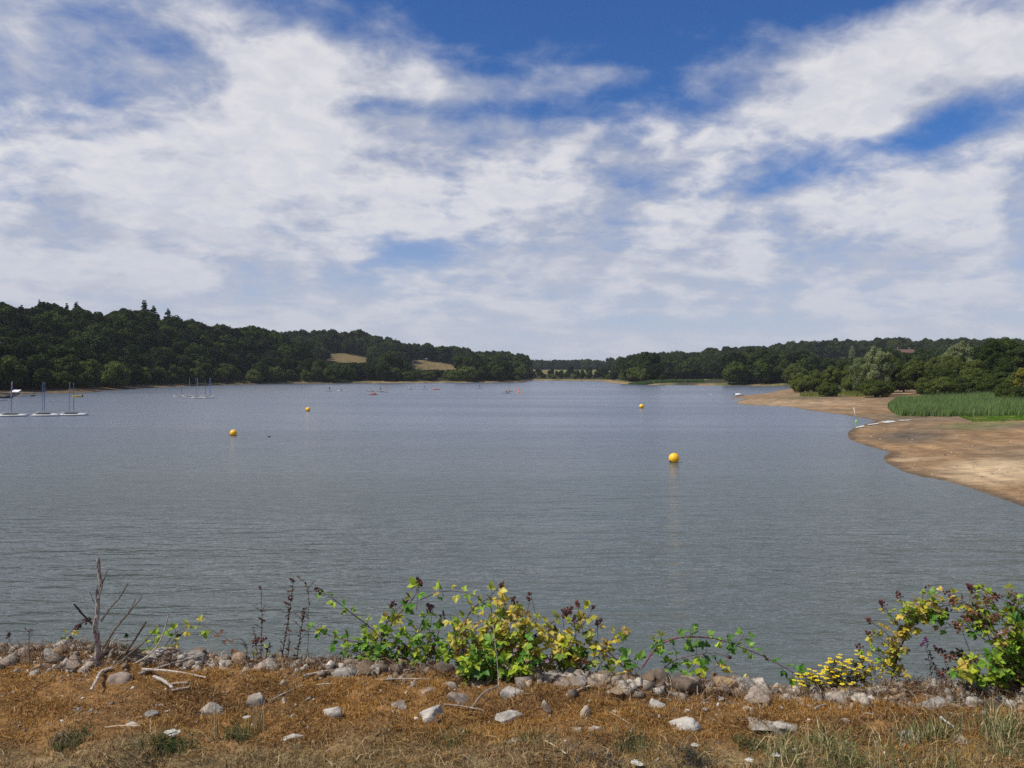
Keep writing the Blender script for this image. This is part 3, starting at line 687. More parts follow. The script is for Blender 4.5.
SINK = 2.6
def build_woods():
    g = np.random.default_rng(21)
    sp = 8.3
    xs = np.arange(-620, 900, sp); ys = np.arange(150, 1760, sp)
    X, Y = np.meshgrid(xs, ys); X = X + g.uniform(-.42, .42, X.shape) * sp; Y = Y + g.uniform(-.42, .42, Y.shape) * sp
    X = X.ravel(); Y = Y.ravel()
    px = CX + F * X / Y
    m = (px > -90) & (px < 1130); X, Y, px = X[m], Y[m], px[m]
    sd = lake_sd(X, Y); Z = terrain_z(X, Y, sd)
    m = (sd > 7 + 3 * fbm(X / 20, Y / 20, 2)) & ((Y > 300) | (X < -90)); m &= ~((px > 705) & (Y < 408)) & ~((px > 780) & (Y < 420))
    m &= ~in_field(X, Y, Z); m &= ~((px > 628) & (px < 702) & (Y < 490))
    m &= ~((px > 896) & (px < 918) & (Y > 660) & (Y < 760))
    # only the slopes that face the lake, with a few rows past each crest
    lim = np.interp(px, [-90, 0, 150, 256, 330, 362, 380, 500, 524, 526, 640, 660, 720, 800, 1130], [470, 520, 660, 990, 990, 980, 960, 900, 860, 1750, 1750, 860, 880, 990, 990])
    m &= Y < lim
    # the far valley: sparse field trees and hedges before the wooded crest
    valley = (px > 520) & (px < 632) & (Y > 730)
    vz = (372 - F * (Z - CAMZ) / Y)
    keepv = (fbm(X / 40, Y / 25, 3) > np.where(Y < 830, 0.10, 0.22)) | (Y > 1380)
    m &= ~valley | keepv
    m &= ~((Y > 1000) & (g.random(len(X)) < .35))
    X, Y, Z, px, sd = X[m], Y[m], Z[m], px[m], sd[m]
    n = len(X)
    h = 15.6 * (0.86 + 0.17 * g.normal(size=n).clip(-1.6, 1.8) + 0.10 * fbm(X / 35, Y / 35, 2))
    edge = sd < 17
    h = np.where(edge, h * g.uniform(.55, .9, n), h)
    h = np.where((px > 526) & (px < 625) & (Y < 900), h * g.uniform(.18, .5, n), h)
    h = np.where((px > 640) & (px < 720) & (Y < 480), h * .6, h)
    fd = in_field(X, Y + 26, Z + 2) | in_field(X, Y + 60, terrain_z(X, Y + 60)) & (Y < 720)
    h = np.where(fd, h * .72, h)
    kind = np.where(g.random(n) < .09, 'fir0', 'oak')
    kinds = []
    for i in range(n):
        if edge[i] and g.random() < .55 and Y[i] < 760: kinds.append('shore%d' % g.integers(2))
        elif kind[i] == 'fir0' and not edge[i]: kinds.append('fir0')
        else: kinds.append('oak%d' % g.integers(5))
    HK = np.array([FULL_H[k] - (0 if k.startswith('shore') else SINK) for k in kinds]); h = h * np.where([k == 'fir0' for k in kinds], 0.98, 1.0)
    sc = h / HK
    # how much of each tree the photo could show (rough id picture, far to near)
    # the fields must stay in view over the trees that stand below them
    for pl, d0, d1 in FIELDS:
        a = min(p[0] for p in pl); b = max(p[0] for p in pl)
        if b < 640 and a > 500: lowline = 372
        lowline = sorted(p[1] for p in pl)[-2] - 0.5
        base = 372 - F * (Z - CAMZ) / Y
        m = (px > a - 7) & (px < b + 6) & (base > lowline - 1.5) & (Y < d1 + 40)
        if d1 > 1000: m &= Y > 900
        top = 372 - F * (Z + h - CAMZ) / Y
        hit = m & (top < lowline)
        hn = (372 - (lowline + g.uniform(-1.5, 1.0, n))) * Y / F + CAMZ - Z
        h = np.where(hit, hn, h)
    win = (px > 893) & (px < 921) & (Y < 725); top = 372 - F * (Z + h - CAMZ) / Y; h = np.where(win & (top < 352.5), (372 - 352.5 - g.uniform(0, 2, n)) * Y / F + CAMZ - Z, h)
    sc = h / HK; sc = np.where([k.startswith('shore') for k in kinds], np.clip(sc, .2, 1.3), sc)
    ok = h > 3.5
    X, Y, Z, px, sd, h, sc = X[ok], Y[ok], Z[ok], px[ok], sd[ok], h[ok], sc[ok]; kinds = [k for k, o_ in zip(kinds, ok) if o_]; n = len(X)
    S = 2; idb = np.full((150 * S, 1220 * S), -1)
    order = np.argsort(-Y)
    for i in order:
        top = 372 - F * (Z[i] + h[i] - CAMZ) / Y[i]; bot = 372 - F * (Z[i] - CAMZ) / Y[i]; r = 6 * sc[i] * F / Y[i]
        x0, x1 = int((px[i] - r + 100) * S), int((px[i] + r + 100) * S) + 1; y0, y1 = int((top - 280) * S), int((bot - 280) * S) + 1
        x0, y0 = max(x0, 0), max(y0, 0)
        if x1 <= x0 or y1 <= y0 or x0 >= 1220 * S or y0 >= 150 * S: continue
        yy, xx = np.mgrid[y0:min(y1, 150 * S), x0:min(x1, 1220 * S)]
        if yy.size == 0: continue
        cx, cy = (px[i] + 100) * S, (top - 280 + (bot - top) * .45) * S
        e = ((xx - cx) / (r * S)) ** 2 + ((yy - cy) / max(1, (bot - top) * .55 * S)) ** 2 < 1
        idb[y0:min(y1, 150 * S), x0:min(x1, 1220 * S)][e] = i
    vis = idb[:, 100 * S:1124 * S]
    cnt = np.bincount(vis[vis >= 0], minlength=n)
    rank = np.argsort(-cnt); chosen = [int(i) for i in rank[:258] if cnt[i] > 0]; cs = set(chosen)
    print("woods", n, "chosen", len(chosen), "min px", cnt[chosen[-1]] / S / S, "visible", (cnt > 0).sum())
    for i in sorted(chosen, key=lambda k: px[k]):
        k = kinds[i]; P = px[i]; e = sd[i] < 20
        con = k == 'fir0'; nm = "conifer_tree" if con else "tree"
        if P < 365 and Y[i] < 740: place = "wood on the left shore" if e else "dense wood covering the left hill"
        elif P < 526: place = "shore wood below the straw-coloured hill fields" if e else "wood on the hill with the straw-coloured fields"
        elif P < 640: place = "low tree line at the far end of the lake" if Y[i] < 800 else "wood beyond the far end of the lake"
        else: place = "wood along the far right shore" if e else "wood on the long right-hand hill"
        if con: lab = "dark pointed conifer in the " + place; gr = "conifers in the " + place
        elif k.startswith('shore'): lab = "low bushy green tree in the " + place; gr = "bushy trees in the " + place
        else: lab = "rounded dark leafy tree in the " + place; gr = "leafy trees in the " + place
        tree(nm, k, (X[i], Y[i], Z[i] - (.2 if k.startswith('shore') else SINK) * sc[i]), sc[i], g.uniform(0, 6.28), lab, "conifer" if con else "tree", gr, g.uniform(.9, 1.15))
    # all the others: one mass of wood
    rest = [i for i in range(n) if i not in cs]
    pts = np.stack([X, Y, Z - np.where([k.startswith('shore') for k in kinds], .2, SINK) * sc], 1)[rest]
    me = bpy.data.meshes.new("woodland"); me.from_pydata([tuple(p) for p in pts], [], [])
    keys = sorted(set(kinds)); ki = np.array([keys.index(kinds[i]) for i in rest], dtype=np.int32)
    a = me.attributes.new("kind_index", 'INT', 'POINT'); a.data.foreach_set("value", ki)
    a = me.attributes.new("tree_scale", 'FLOAT', 'POINT'); a.data.foreach_set("value", sc[rest].astype(np.float32))
    a = me.attributes.new("turn", 'FLOAT', 'POINT'); a.data.foreach_set("value", g.uniform(0, 6.28, len(rest)).astype(np.float32))
    o = bpy.data.objects.new("woodland", me); COL.objects.link(o)
    pc = bpy.data.collections.new("woodland_sources")
    for j, k in enumerate(keys):
        s = bpy.data.objects.new("crown_source_%02d" % j, ARCH[k][0]); pc.objects.link(s)
    ng = bpy.data.node_groups.new("scatter_wood", 'GeometryNodeTree')
    ng.interface.new_socket("Geometry", in_out='INPUT', socket_type='NodeSocketGeometry'); ng.interface.new_socket("Geometry", in_out='OUTPUT', socket_type='NodeSocketGeometry')
    gi = ng.nodes.new("NodeGroupInput"); go = ng.nodes.new("NodeGroupOutput")
    m2p = ng.nodes.new("GeometryNodeMeshToPoints"); ip = ng.nodes.new("GeometryNodeInstanceOnPoints"); ci = ng.nodes.new("GeometryNodeCollectionInfo")
    ci.inputs["Collection"].default_value = pc; ci.inputs["Separate Children"].default_value = True; ci.inputs["Reset Children"].default_value = True
    def na(t, nme):
        q = ng.nodes.new("GeometryNodeInputNamedAttribute"); q.data_type = t; q.inputs["Name"].default_value = nme; return q.outputs["Attribute"]
    ip.inputs["Pick Instance"].default_value = True
    cx = ng.nodes.new("ShaderNodeCombineXYZ"); ng.links.new(na('FLOAT', "turn"), cx.inputs[2])
    ng.links.new(gi.outputs[0], m2p.inputs["Mesh"]); ng.links.new(m2p.outputs[0], ip.inputs["Points"]); ng.links.new(ci.outputs[0], ip.inputs["Instance"])
    ng.links.new(na('INT', "kind_index"), ip.inputs["Instance Index"]); ng.links.new(cx.outputs[0], ip.inputs["Rotation"]); ng.links.new(na('FLOAT', "tree_scale"), ip.inputs["Scale"])
    ng.links.new(ip.outputs[0], go.inputs[0])
    md = o.modifiers.new("scatter", 'NODES'); md.node_group = ng
    tag(o, "dense dark woodland filling the hillsides between and behind the separate trees", "woodland", kind="stuff")

# ================================================================= reeds and shore grass
def blades(name, px_, py_, pz_, h, w, cols, lean=0.25, seed=0, mat=None, bend=0.3, parent=None):
    """px_,py_,pz_: roots; h,w arrays; 5-vertex bent blades"""
    g = np.random.default_rng(seed); n = len(px_)
    an = g.uniform(0, 6.283, n); dx, dy = np.cos(an), np.sin(an)
    la = g.uniform(0, 6.283, n); lm = np.abs(g.normal(0, lean, n)); lx, ly = np.cos(la) * lm, np.sin(la) * lm
    if isinstance(bend, tuple): lx += bend[0]; ly += bend[1]; bend = bend[2]
    b = np.stack([px_, py_, pz_], 1)
    W = np.stack([dx * w / 2, dy * w / 2, np.zeros(n)], 1)
    M = b + np.stack([lx * h * .35, ly * h * .35, h * .55], 1); T = b + np.stack([lx * h * (.7 + bend), ly * h * (.7 + bend), h * (1 - .35 * lm.clip(0, 1.6) )], 1)
    V = np.stack([b - W, b + W, M + W * .75, M - W * .75, T], 1).reshape(-1, 3)
    i = np.arange(n) * 5
    q = np.stack([i, i + 1, i + 2, i + 3], 1); t = np.stack([i + 3, i + 2, i + 4], 1)
    me = bpy.data.meshes.new(name); me.vertices.add(n * 5); me.vertices.foreach_set("co", V.astype(np.float32).ravel())
    loops = np.concatenate([q.ravel(), t.ravel()]).astype(np.int32); ls = np.concatenate([np.arange(0, n * 4, 4), n * 4 + np.arange(0, n * 3, 3)]).astype(np.int32)
    me.loops.add(len(loops)); me.loops.foreach_set("vertex_index", loops); me.polygons.add(len(ls)); me.polygons.foreach_set("loop_start", ls); me.update(calc_edges=True)
    add_cols(me, np.repeat(np.clip(cols, 0.002, 1), 5, 0))
    return link(name, me, mat or MAT['fibre'], parent)
def build_reeds():
    g = np.random.default_rng(8)
    n = 75000
    u = g.random(n); v = g.random(n)
    # bed outline: front edge from the sand, back edge under the trees
    PXl = 888 + 260 * u; D0 = np.interp(PXl, [888, 893, 900, 930, 980, 1150], [152, 138, 130, 125.5, 122.5, 116]); D1 = np.interp(PXl, [888, 900, 940, 1150], [158, 168, 172, 172])
    D0 = D0 + 1.5 * fbm(PXl / 6, PXl * 0, 3); D = D0 + (D1 - D0) * v; X = (PXl - CX) / F * D
    Z = terrain_z(X, D)
    h = (1.75 + .5 * fbm(X / 6, D / 6, 3) + g.normal(0, .22, n)) * np.minimum(1, .7 + v * 3) * (1 + .12 * fbm(X / 1.5, D / 1.5, 3)) * np.where(g.random(n) < .05, 1.2, 1) * np.interp(PXl, [888, 897], [.55, 1])
    c = np.array([[0.112, 0.180, 0.048]]) * (1 + .25 * g.normal(size=(n, 1)).clip(-2, 2)) * (1 + .3 * fbm(X / 4, D / 4, 3)[:, None])
    c = np.where((g.random(n) < .10)[:, None], np.array([[0.20, 0.24, 0.13]]), c)
    o = blades("reed_bed", X, D, Z - .05, h, g.uniform(.035, .09, n), c, .22, 3, MAT['reed'], (0.18, -0.05, .3)); tag(o, "dense green reed bed standing on the sand in front of the right-hand trees", "reeds", kind="stuff")
    n = 16000   # far reed strip
    PXl = g.uniform(628, 704, n); D = g.uniform(462, 480, n); X = (PXl - CX) / F * D
    o = blades("reed_strip", X, D, terrain_z(X, D) - .1, g.uniform(1.3, 1.8, n), g.uniform(.15, .3, n), np.array([[0.075, 0.13, 0.045]]) * (1 + .25 * g.normal(size=(n, 1)).clip(-2, 2)), .15, 4, MAT['reed'], .2)
    tag(o, "strip of green reeds along the far shore below the green field", "reeds", kind="stuff")
    # rank grass on the bank at the foot of the trees
    n = 40000
    PXl = g.uniform(800, 1100, n); D = g.uniform(196, 250, n); D = np.where(PXl > 905, g.uniform(160, 200, n), D); X = (PXl - CX) / F * D
    k = (fbm(X / 7, D / 7, 3) > -0.15) & ((PXl < 868) | (PXl > 905)) & (D > np.interp(PXl, [800, 868], [222, 205])); X, D = X[k], D[k]; n = len(X)
    c = np.array([[0.15, 0.175, 0.035]]) * (1 + .3 * g.normal(size=(n, 1)).clip(-2, 2)) * (1 + .4 * fbm(X / 9, D / 9, 3)[:, None])
    o = blades("bank_grass", X, D, terrain_z(X, D) - .05, g.uniform(.35, 1.1, n), g.uniform(.06, .16, n), c, .4, 5, MAT['reed']); tag(o, "rank yellow-green grass and weeds at the foot of the right-hand trees", "grass", kind="stuff")
    n = 30000   # bright short turf in front of the reeds
    PXl = g.uniform(955, 1130, n); D = g.uniform(111, 127, n); X = (PXl - CX) / F * D
    k = (PXl > 955 + (127 - D) * 1.2) & (fbm(X / 2.5, D / 2.5, 3) > -.35); X, D = X[k], D[k]; n = len(X)
    c = np.array([[0.115, 0.20, 0.020]]) * (1 + .25 * g.normal(size=(n, 1)).clip(-2, 2))
    o = blades("shore_turf", X, D, terrain_z(X, D) - .02, g.uniform(.08, .22, n), g.uniform(.05, .1, n), c, .4, 6, MAT['reed']); tag(o, "bright short grass on the sand along the front of the reed bed", "grass", kind="stuff")
    # stones and rubbish stranded on the beach
    n = 1500
    PXl = g.uniform(760, 1120, n); py = g.uniform(398, 505, n); V0, F0 = ico_data(1); nv = len(V0)
    P = np.array([on(a, b, .6)[:] for a, b in zip(PXl, py)]); sd = lake_sd(P[:, 0], P[:, 1]); near = np.exp(-np.maximum(sd - .3, 0) / 5)
    k = (sd > .3) & (sd < 60) & (g.random(n) < .25 + near); P = P[k]; n = len(P); z = terrain_z(P[:, 0], P[:, 1])
    s = g.uniform(.03, .13, n) * np.where(g.random(n) < .06, 1.9, 1)
    sc = g.uniform(.4, 1.2, (n, 1, 3)); sc[:, :, 2] *= .6
    V = V0[None] * sc * s[:, None, None] * (1 + .2 * g.normal(size=(n, nv, 1)).clip(-1.5, 1.5)) + np.stack([P[:, 0], P[:, 1], z], 1)[:, None]
    Fc = (F0[None] + (np.arange(n) * nv)[:, None, None]).reshape(-1, 3)
    base = np.array([[0.20, 0.16, 0.12], [0.33, 0.28, 0.21], [0.10, 0.085, 0.07], [0.42, 0.38, 0.32]])[g.integers(0, 4, n)]
    o = link("beach_stones", np_mesh("beach_stones", V.reshape(-1, 3), Fc, 3, np.repeat(base, nv, 0)), attr_mat("beach_stone", .9, 0, .2, 20, .3)); tag(o, "small stones strewn over the dried-out sandy shore", "gravel", kind="stuff")
# ================================================================= the top of the dam
def lumps(x, y):
    m = 0.055 * fbm(x * 2.0, y * 4.6, 3) + 0.065 * np.abs(fbm(x * 3.1 + 9, y * 6.0, 3)) + 0.012 * fbm(x * 11, y * 13, 3)
    return m + 0.02 * fbm(x * 0.6, y * 0.8, 2)
def bank_top(x, y):
    x = np.asarray(x, float); y = np.asarray(y, float)
    e = dam_edge(x); fade = 1 - sstep(0.0, 0.6, y - e)
    w = 0.05 * fbm(x * 0.9, y * 0 + 3, 3)
    t = y - e + w * 2
    z = DAM_Z - np.where(t > 0, 0.52 * t, 0) + lumps(x, y) * (0.4 + 0.6 * fade)
    return z
def bz1(x, y): return float(bank_top(np.array([x]), np.array([y]))[0])
def gp(px, py, lift=0.0):
    """point of the dam top seen at that place in the survey"""
    z = DAM_Z
    for _ in range(4):
        p = on(px, py, z); z = bz1(p.x, p.y)
    return Vector((p.x, p.y, z + lift))
def build_bank():
    xs = np.arange(-9.4, 9.41, 0.022); ys = np.concatenate([np.arange(0.2, 2.6, .08), np.arange(2.6, 5.2, 0.016), np.arange(5.2, 8.6, .08)])
    X, Y = np.meshgrid(xs, ys); Z = bank_top(X, Y)
    n = len(xs); V = np.stack([X, Y, Z], -1).reshape(-1, 3)
    i = np.arange(len(ys) - 1)[:, None]; j = np.arange(n - 1)[None, :]
    Fc = np.stack([i * n + j, i * n + j + 1, (i + 1) * n + j + 1, (i + 1) * n + j], -1).reshape(-1, 4)
    x, y = X.ravel(), Y.ravel(); e = dam_edge(x)
    n1 = fbm(x * 3, y * 5, 4)[:, None]; n2 = fbm(x * 14, y * 16, 3)[:, None]
    c = np.array([[0.19, 0.105, 0.042]]) * (1 + .3 * n1 + .3 * n2)
    dry = 1 - sstep(3.22, 3.42, y + n1[:, 0] * .12)[:, None]
    c = c * (1 - dry) + np.array([[0.17, 0.125, 0.065]]) * (1 + .4 * n2) * dry
    edge = sstep(-0.12, 0.05, y - e + n1[:, 0] * .1)[:, None]
    c = c * (1 - edge) + np.array([[0.15, 0.115, 0.08]]) * (1 + .5 * n2) * edge
    m = attr_mat("bank_soil", 0.95, 0, 0.1, 55, 0.45, 0.012)
    o = link("dam_top", np_mesh("dam_top", V, Fc, 4, np.clip(c, .005, 1)), m, smooth=True); tag(o, kind="structure")

def build_cover():
    g = np.random.default_rng(31)
    # --- rust-brown moss-like stonecrop mat: short fine shoots
    n = 330000
    x = g.uniform(-4.6, 4.6, n); t = g.uniform(-1.25, 0.06, n); y = dam_edge(x) + t
    k = np.abs(x) < y * 0.80 + .4; x, y, t = x[k], y[k], t[k]
    pat = fbm(x * 2.3, y * 4.2, 3); bare = fbm(x * 5 + 40, y * 8, 3)
    k = (bare > -0.22) | (g.random(len(x)) < .22); k &= (y > 3.34 + .14 * fbm(x * 2, y * 0 + 7, 3)) | (g.random(len(x)) < .38); x, y, t, pat = x[k], y[k], t[k], pat[k]
    n = len(x); z = bank_top(x, y)
    hue = fbm(x * 1.7 + 5, y * 3.5, 3)
    a = np.array([[0.36, 0.185, 0.048]]); b = np.array([[0.125, 0.058, 0.024]]); cc = np.array([[0.42, 0.28, 0.11]])
    f = np.clip(.5 + hue * 1.5, 0, 1)[:, None]; c = a * f + b * (1 - f)
    r = g.random((n, 1)); c = np.where(r < .22, cc, c) * (1 + .25 * g.normal(size=(n, 1)).clip(-2, 2))
    c = np.where(r > .965, np.array([[0.34, 0.27, 0.17]]), c)
    o = blades("dead_stonecrop", x, y, z - .004, g.uniform(.010, .030, n) * (1 + .8 * pat.clip(-.7, 1)), g.uniform(.0018, .0042, n), c, 1.15, 7, MAT['fibre'], .4)
    tag(o, "rust-brown mat of dried moss-like stonecrop covering the dam top", "ground cover", kind="stuff")
    # --- straw and tired grass along the front
    n = 120000
    x = g.uniform(-3.4, 3.4, n); y = g.uniform(2.55, 4.0, n); t = y - dam_edge(x)
    p = np.clip((3.40 - y + .16 * fbm(x * 2, y * 3, 3)) / .22, .03, 1)
    k = g.random(n) < p * np.clip(.55 + fbm(x * 6, y * 8, 3), .12, 1); x, y, t = x[k], y[k], t[k]; n = len(x)
    gr = np.clip(.25 + .9 * fbm(x * 1.6 + 30, y * 2.5, 3) + .25 * sstep(0.6, 2.2, x), 0, 1)[:, None]
    c = np.array([[0.31, 0.20, 0.095]]) * (1 - gr) + np.array([[0.15, 0.14, 0.055]]) * gr
    r = g.random((n, 1)); c = np.where(r < .15, np.array([[0.50, 0.38, 0.23]]), c); c = np.where(r > .8, np.array([[0.16, 0.095, 0.05]]), c)
    c = c * (1 + .3 * g.normal(size=(n, 1)).clip(-2, 2))
    o = blades("dry_grass", x, y, bank_top(x, y) - .004, g.uniform(.014, .060, n), g.uniform(.0016, .004, n), c, 1.25, 8, MAT['fibre'], .5)
    tag(o, "short dry straw-coloured grass along the front of the dam top", "grass", kind="stuff")
    # --- long greener grass, lower right
    n = 9500
    x = g.uniform(1.0, 2.9, n); y = 3.05 + .30 * g.random(n) + .06 * fbm(x * 3, x * 0, 2) + .08 * (x - 1); 
    k = g.random(n) < np.clip((x - .95) * 2.2, .0, 1) * np.clip(.5 + 1.6 * fbm(x * 4, y * 5, 2), .05, 1); x, y = x[k], y[k]; n = len(x)
    c = np.where(g.random((n, 1)) < .42, np.array([[0.42, 0.35, 0.19]]), np.array([[0.135, 0.155, 0.055]])) * (1 + .3 * g.normal(size=(n, 1)).clip(-2, 2))
    o = blades("long_grass", x, y, bank_top(x, y) - .004, g.uniform(.04, .14, n) * (1 + .4 * fbm(x * 5, y * 5, 2)), g.uniform(.002, .0045, n), c, .65, 9, MAT['fibre'], .5)
    tag(o, "longer green and straw-coloured grass at the lower right of the dam top", "grass", kind="stuff")
    # --- small chips and litter between the stones on the edge
    n = 7000
    x = g.uniform(-4.2, 4.2, n); t = g.normal(0.02, .13, n); t[:1900] = g.uniform(-.95, 0, 1900); y = dam_edge(x) + t
    z = bank_top(x, y); s = g.uniform(.004, .020, n) * np.where(np.arange(n) < 1900, .62, 1)
    V0, F0 = ico_data(1); nv = len(V0)
    rot = g.normal(size=(n, 3, 3)); q_, _ = np.linalg.qr(rot)
    sc = g.uniform(.45, 1.2, (n, 1, 3)); jit = 1 + .22 * g.normal(size=(n, nv, 1)).clip(-1.5, 1.5)
    V = np.einsum('nij,nkj->nki', q_, V0[None] * sc * jit) * s[:, None, None] + np.stack([x, y, z], 1)[:, None]
    Fc = (F0[None] + (np.arange(n) * nv)[:, None, None]).reshape(-1, 3)
    base = np.array([[0.20, 0.155, 0.115], [0.27, 0.225, 0.175], [0.12, 0.085, 0.06], [0.20, 0.14, 0.085], [.44, .40, .35]])[g.integers(0, 5, n)] * (1 + .2 * g.normal(size=(n, 1)))
    o = link("stone_chips", np_mesh("stone_chips", V.reshape(-1, 3), Fc, 3, np.clip(np.repeat(base, nv, 0), .02, .8)), attr_mat("chip_stone", .9, 0, .2, 90, .4)); tag(o, "small stone chips and grit scattered along the edge of the dam top", "gravel", kind="stuff")
    # --- broken rubble packed along the edge: lumps with knocked-off corners
    n = 2300
    x = g.uniform(-4.2, 4.2, n); t = g.normal(0.05, .12, n); y = dam_edge(x) + t; dens = fbm(x * 2.2 + 11, y * 3, 3); k = (dens > -.35); x, y = x[k], y[k]; n = len(x)
    z = bank_top(x, y); s = g.uniform(.011, .036, n) * np.where(g.random(n) < .12, 1.35, 1)
    C0 = np.array([[a, b, c] for a in (-1, 1) for b in (-1, 1) for c in (-1, 1)], float); CF = np.array([[0, 1, 3, 2], [4, 6, 7, 5], [0, 4, 5, 1], [2, 3, 7, 6], [0, 2, 6, 4], [1, 5, 7, 3]])
    q_, _ = np.linalg.qr(g.normal(size=(n, 3, 3))); q_ = q_ * np.sign(np.linalg.det(q_))[:, None, None]
    V = C0[None] * g.uniform(.35, 1.0, (n, 1, 3)) * (1 + .45 * g.uniform(-1, .35, (n, 8, 3)))
    V = np.einsum('nij,nkj->nki', q_, V) * s[:, None, None] + np.stack([x, y, z + s * .25], 1)[:, None]
    Fc = (CF[None] + (np.arange(n) * 8)[:, None, None]).reshape(-1, 4)
    base = np.array([[0.29, 0.25, 0.20], [0.21, 0.175, 0.14], [0.37, 0.33, 0.28], [0.22, 0.155, 0.10], [0.14, 0.11, 0.09]])[g.integers(0, 5, n)] * (1 + .18 * g.normal(size=(n, 1)))
    o = link("small_rubble", np_mesh("small_rubble", V.reshape(-1, 3), Fc, 4, np.clip(np.repeat(base, 8, 0), .03, .7)), attr_mat("rubble_piece", .92, 0, .2, 70, .45, .006)); tag(o, "small broken pieces of rubble packed along the edge of the dam top", "rubble", kind="stuff")
    # --- brown dead stems and litter tangled between the stones
    n = 26000
    x = g.uniform(-4.2, 4.2, n); t = g.normal(0.02, .13, n); y = dam_edge(x) + t; k = fbm(x * 3 + 3, y * 5, 3) > -.25; x, y = x[k], y[k]; n = len(x)
    c = np.array([[0.15, 0.085, 0.045]]) * (1 + .4 * g.normal(size=(n, 1)).clip(-2, 2)); c = np.where(g.random((n, 1)) < .2, np.array([[0.40, 0.34, 0.26]]), c)
    o = blades("dead_litter", x, y, bank_top(x, y), g.uniform(.02, .09, n), g.uniform(.0018, .005, n), c, 1.4, 10, MAT['fibre'], .6)
    tag(o, "brown dead stems and leaf litter tangled between the edge stones", "leaf litter", kind="stuff")

# ---------------------------------------------------------------- rocks
def rock_mat(name, light, dark, warm):
    m, nt, bs = newmat(name)
    c = coords(nt); oi = nt.nodes.new("ShaderNodeObjectInfo")
    ad = nt.nodes.new("ShaderNodeVectorMath"); ad.operation = 'ADD'; nt.links.new(c, ad.inputs[0])
    cx = nt.nodes.new("ShaderNodeCombineXYZ"); 
    for i in range(3): nt.links.new(mth(nt, 'MULTIPLY', oi.outputs["Random"], 37.0 + i * 11), cx.inputs[i])
    nt.links.new(cx.outputs[0], ad.inputs[1]); c = ad.outputs[0]
    f1 = noise(nt, 13, 6, 0.7, c); f2 = noise(nt, 42, 5, 0.7, c); f3 = noise(nt, 7, 3, 0.5, c)
    col = mixc(nt, mrange(nt, f1, 0.38, 0.62), light, dark)
    col = mixc(nt, mrange(nt, f3, 0.48, 0.68, 0, .75), col, warm)
    col = mixc(nt, mrange(nt, f2, 0.60, 0.70, 0, .8), col, (0.035, 0.03, 0.028))
    col = mixc(nt, mrange(nt, f2, 0.40, 0.30, 0, .6), col, (0.52, 0.50, 0.47))
    nt.links.new(col, bs.inputs["Base Color"]); bs.inputs["Roughness"].default_value = 0.92; bs.inputs["Specular IOR Level"].default_value = 0.2
    bump(nt, mth(nt, 'ADD', f1, mth(nt, 'MULTIPLY', f2, .5)), bs, 0.9, 0.012)
    return m
ROCKM = {}
def rock_mesh(seed, w, d, h, kind='block'):
    g = np.random.default_rng(seed)
    V, Fc = ICO4
    V = V.copy()
    V = np.sign(V) * np.abs(V) ** (0.62 if kind != 'round' else 0.85); V /= np.abs(V).max()
    qr_, _r = np.linalg.qr(g.normal(size=(3, 3)) * .25 + np.eye(3)); V = V @ qr_
    # knock flat faces off
    for _ in range(10 if kind != 'round' else 7):
        n = g.normal(size=3); n /= np.linalg.norm(n); cut = g.uniform(0.42, 0.86) if kind != 'round' else g.uniform(.80, 1.1)
        dd = V @ n; over = np.maximum(dd - cut, 0); V = V - over[:, None] * n * 0.96
    nn = V / np.linalg.norm(V, axis=1)[:, None]
    s = seed * 3.7
    V = V * (1 + (.09 if kind != 'round' else .14) * fbm(nn[:, 0] * 2.2 + s, nn[:, 1] * 2.2 + nn[:, 2] * 2.7, 4)[:, None] + .07 * fbm(nn[:, 0] * 8 + s, nn[:, 1] * 8 + nn[:, 2] * 7, 4)[:, None])
    mx = np.abs(V).max(0); V = V / mx * np.array([w / 2, d / 2, h / 2])
    me = np_mesh("rock", V, Fc, 3); return me
def rock(px, pyb, w, h, key, label, rz=None, tilt=0.0, kind='block', group=None, deep=0.7, name="rock"):
    """px, pyb: foot of the stone as surveyed; w, h: width and visible height in survey units"""
    p = gp(px, pyb - h * .25); k = p.y / F
    W, H = w * k, h * k
    seed = int(px * 7 + pyb * 3) % 9973
    me = rock_mesh(seed, W * 1.0, max(W * deep, H * .6), H * 1.28, kind)
    o = link(name, me, ROCKM[key]); o.location = (p.x, p.y + W * .10, p.z - H * .10)
    o.rotation_euler = (random.uniform(-.15, .15), tilt, 0 if rz is None else rz)
    tag(o, label, "rock", group); return o
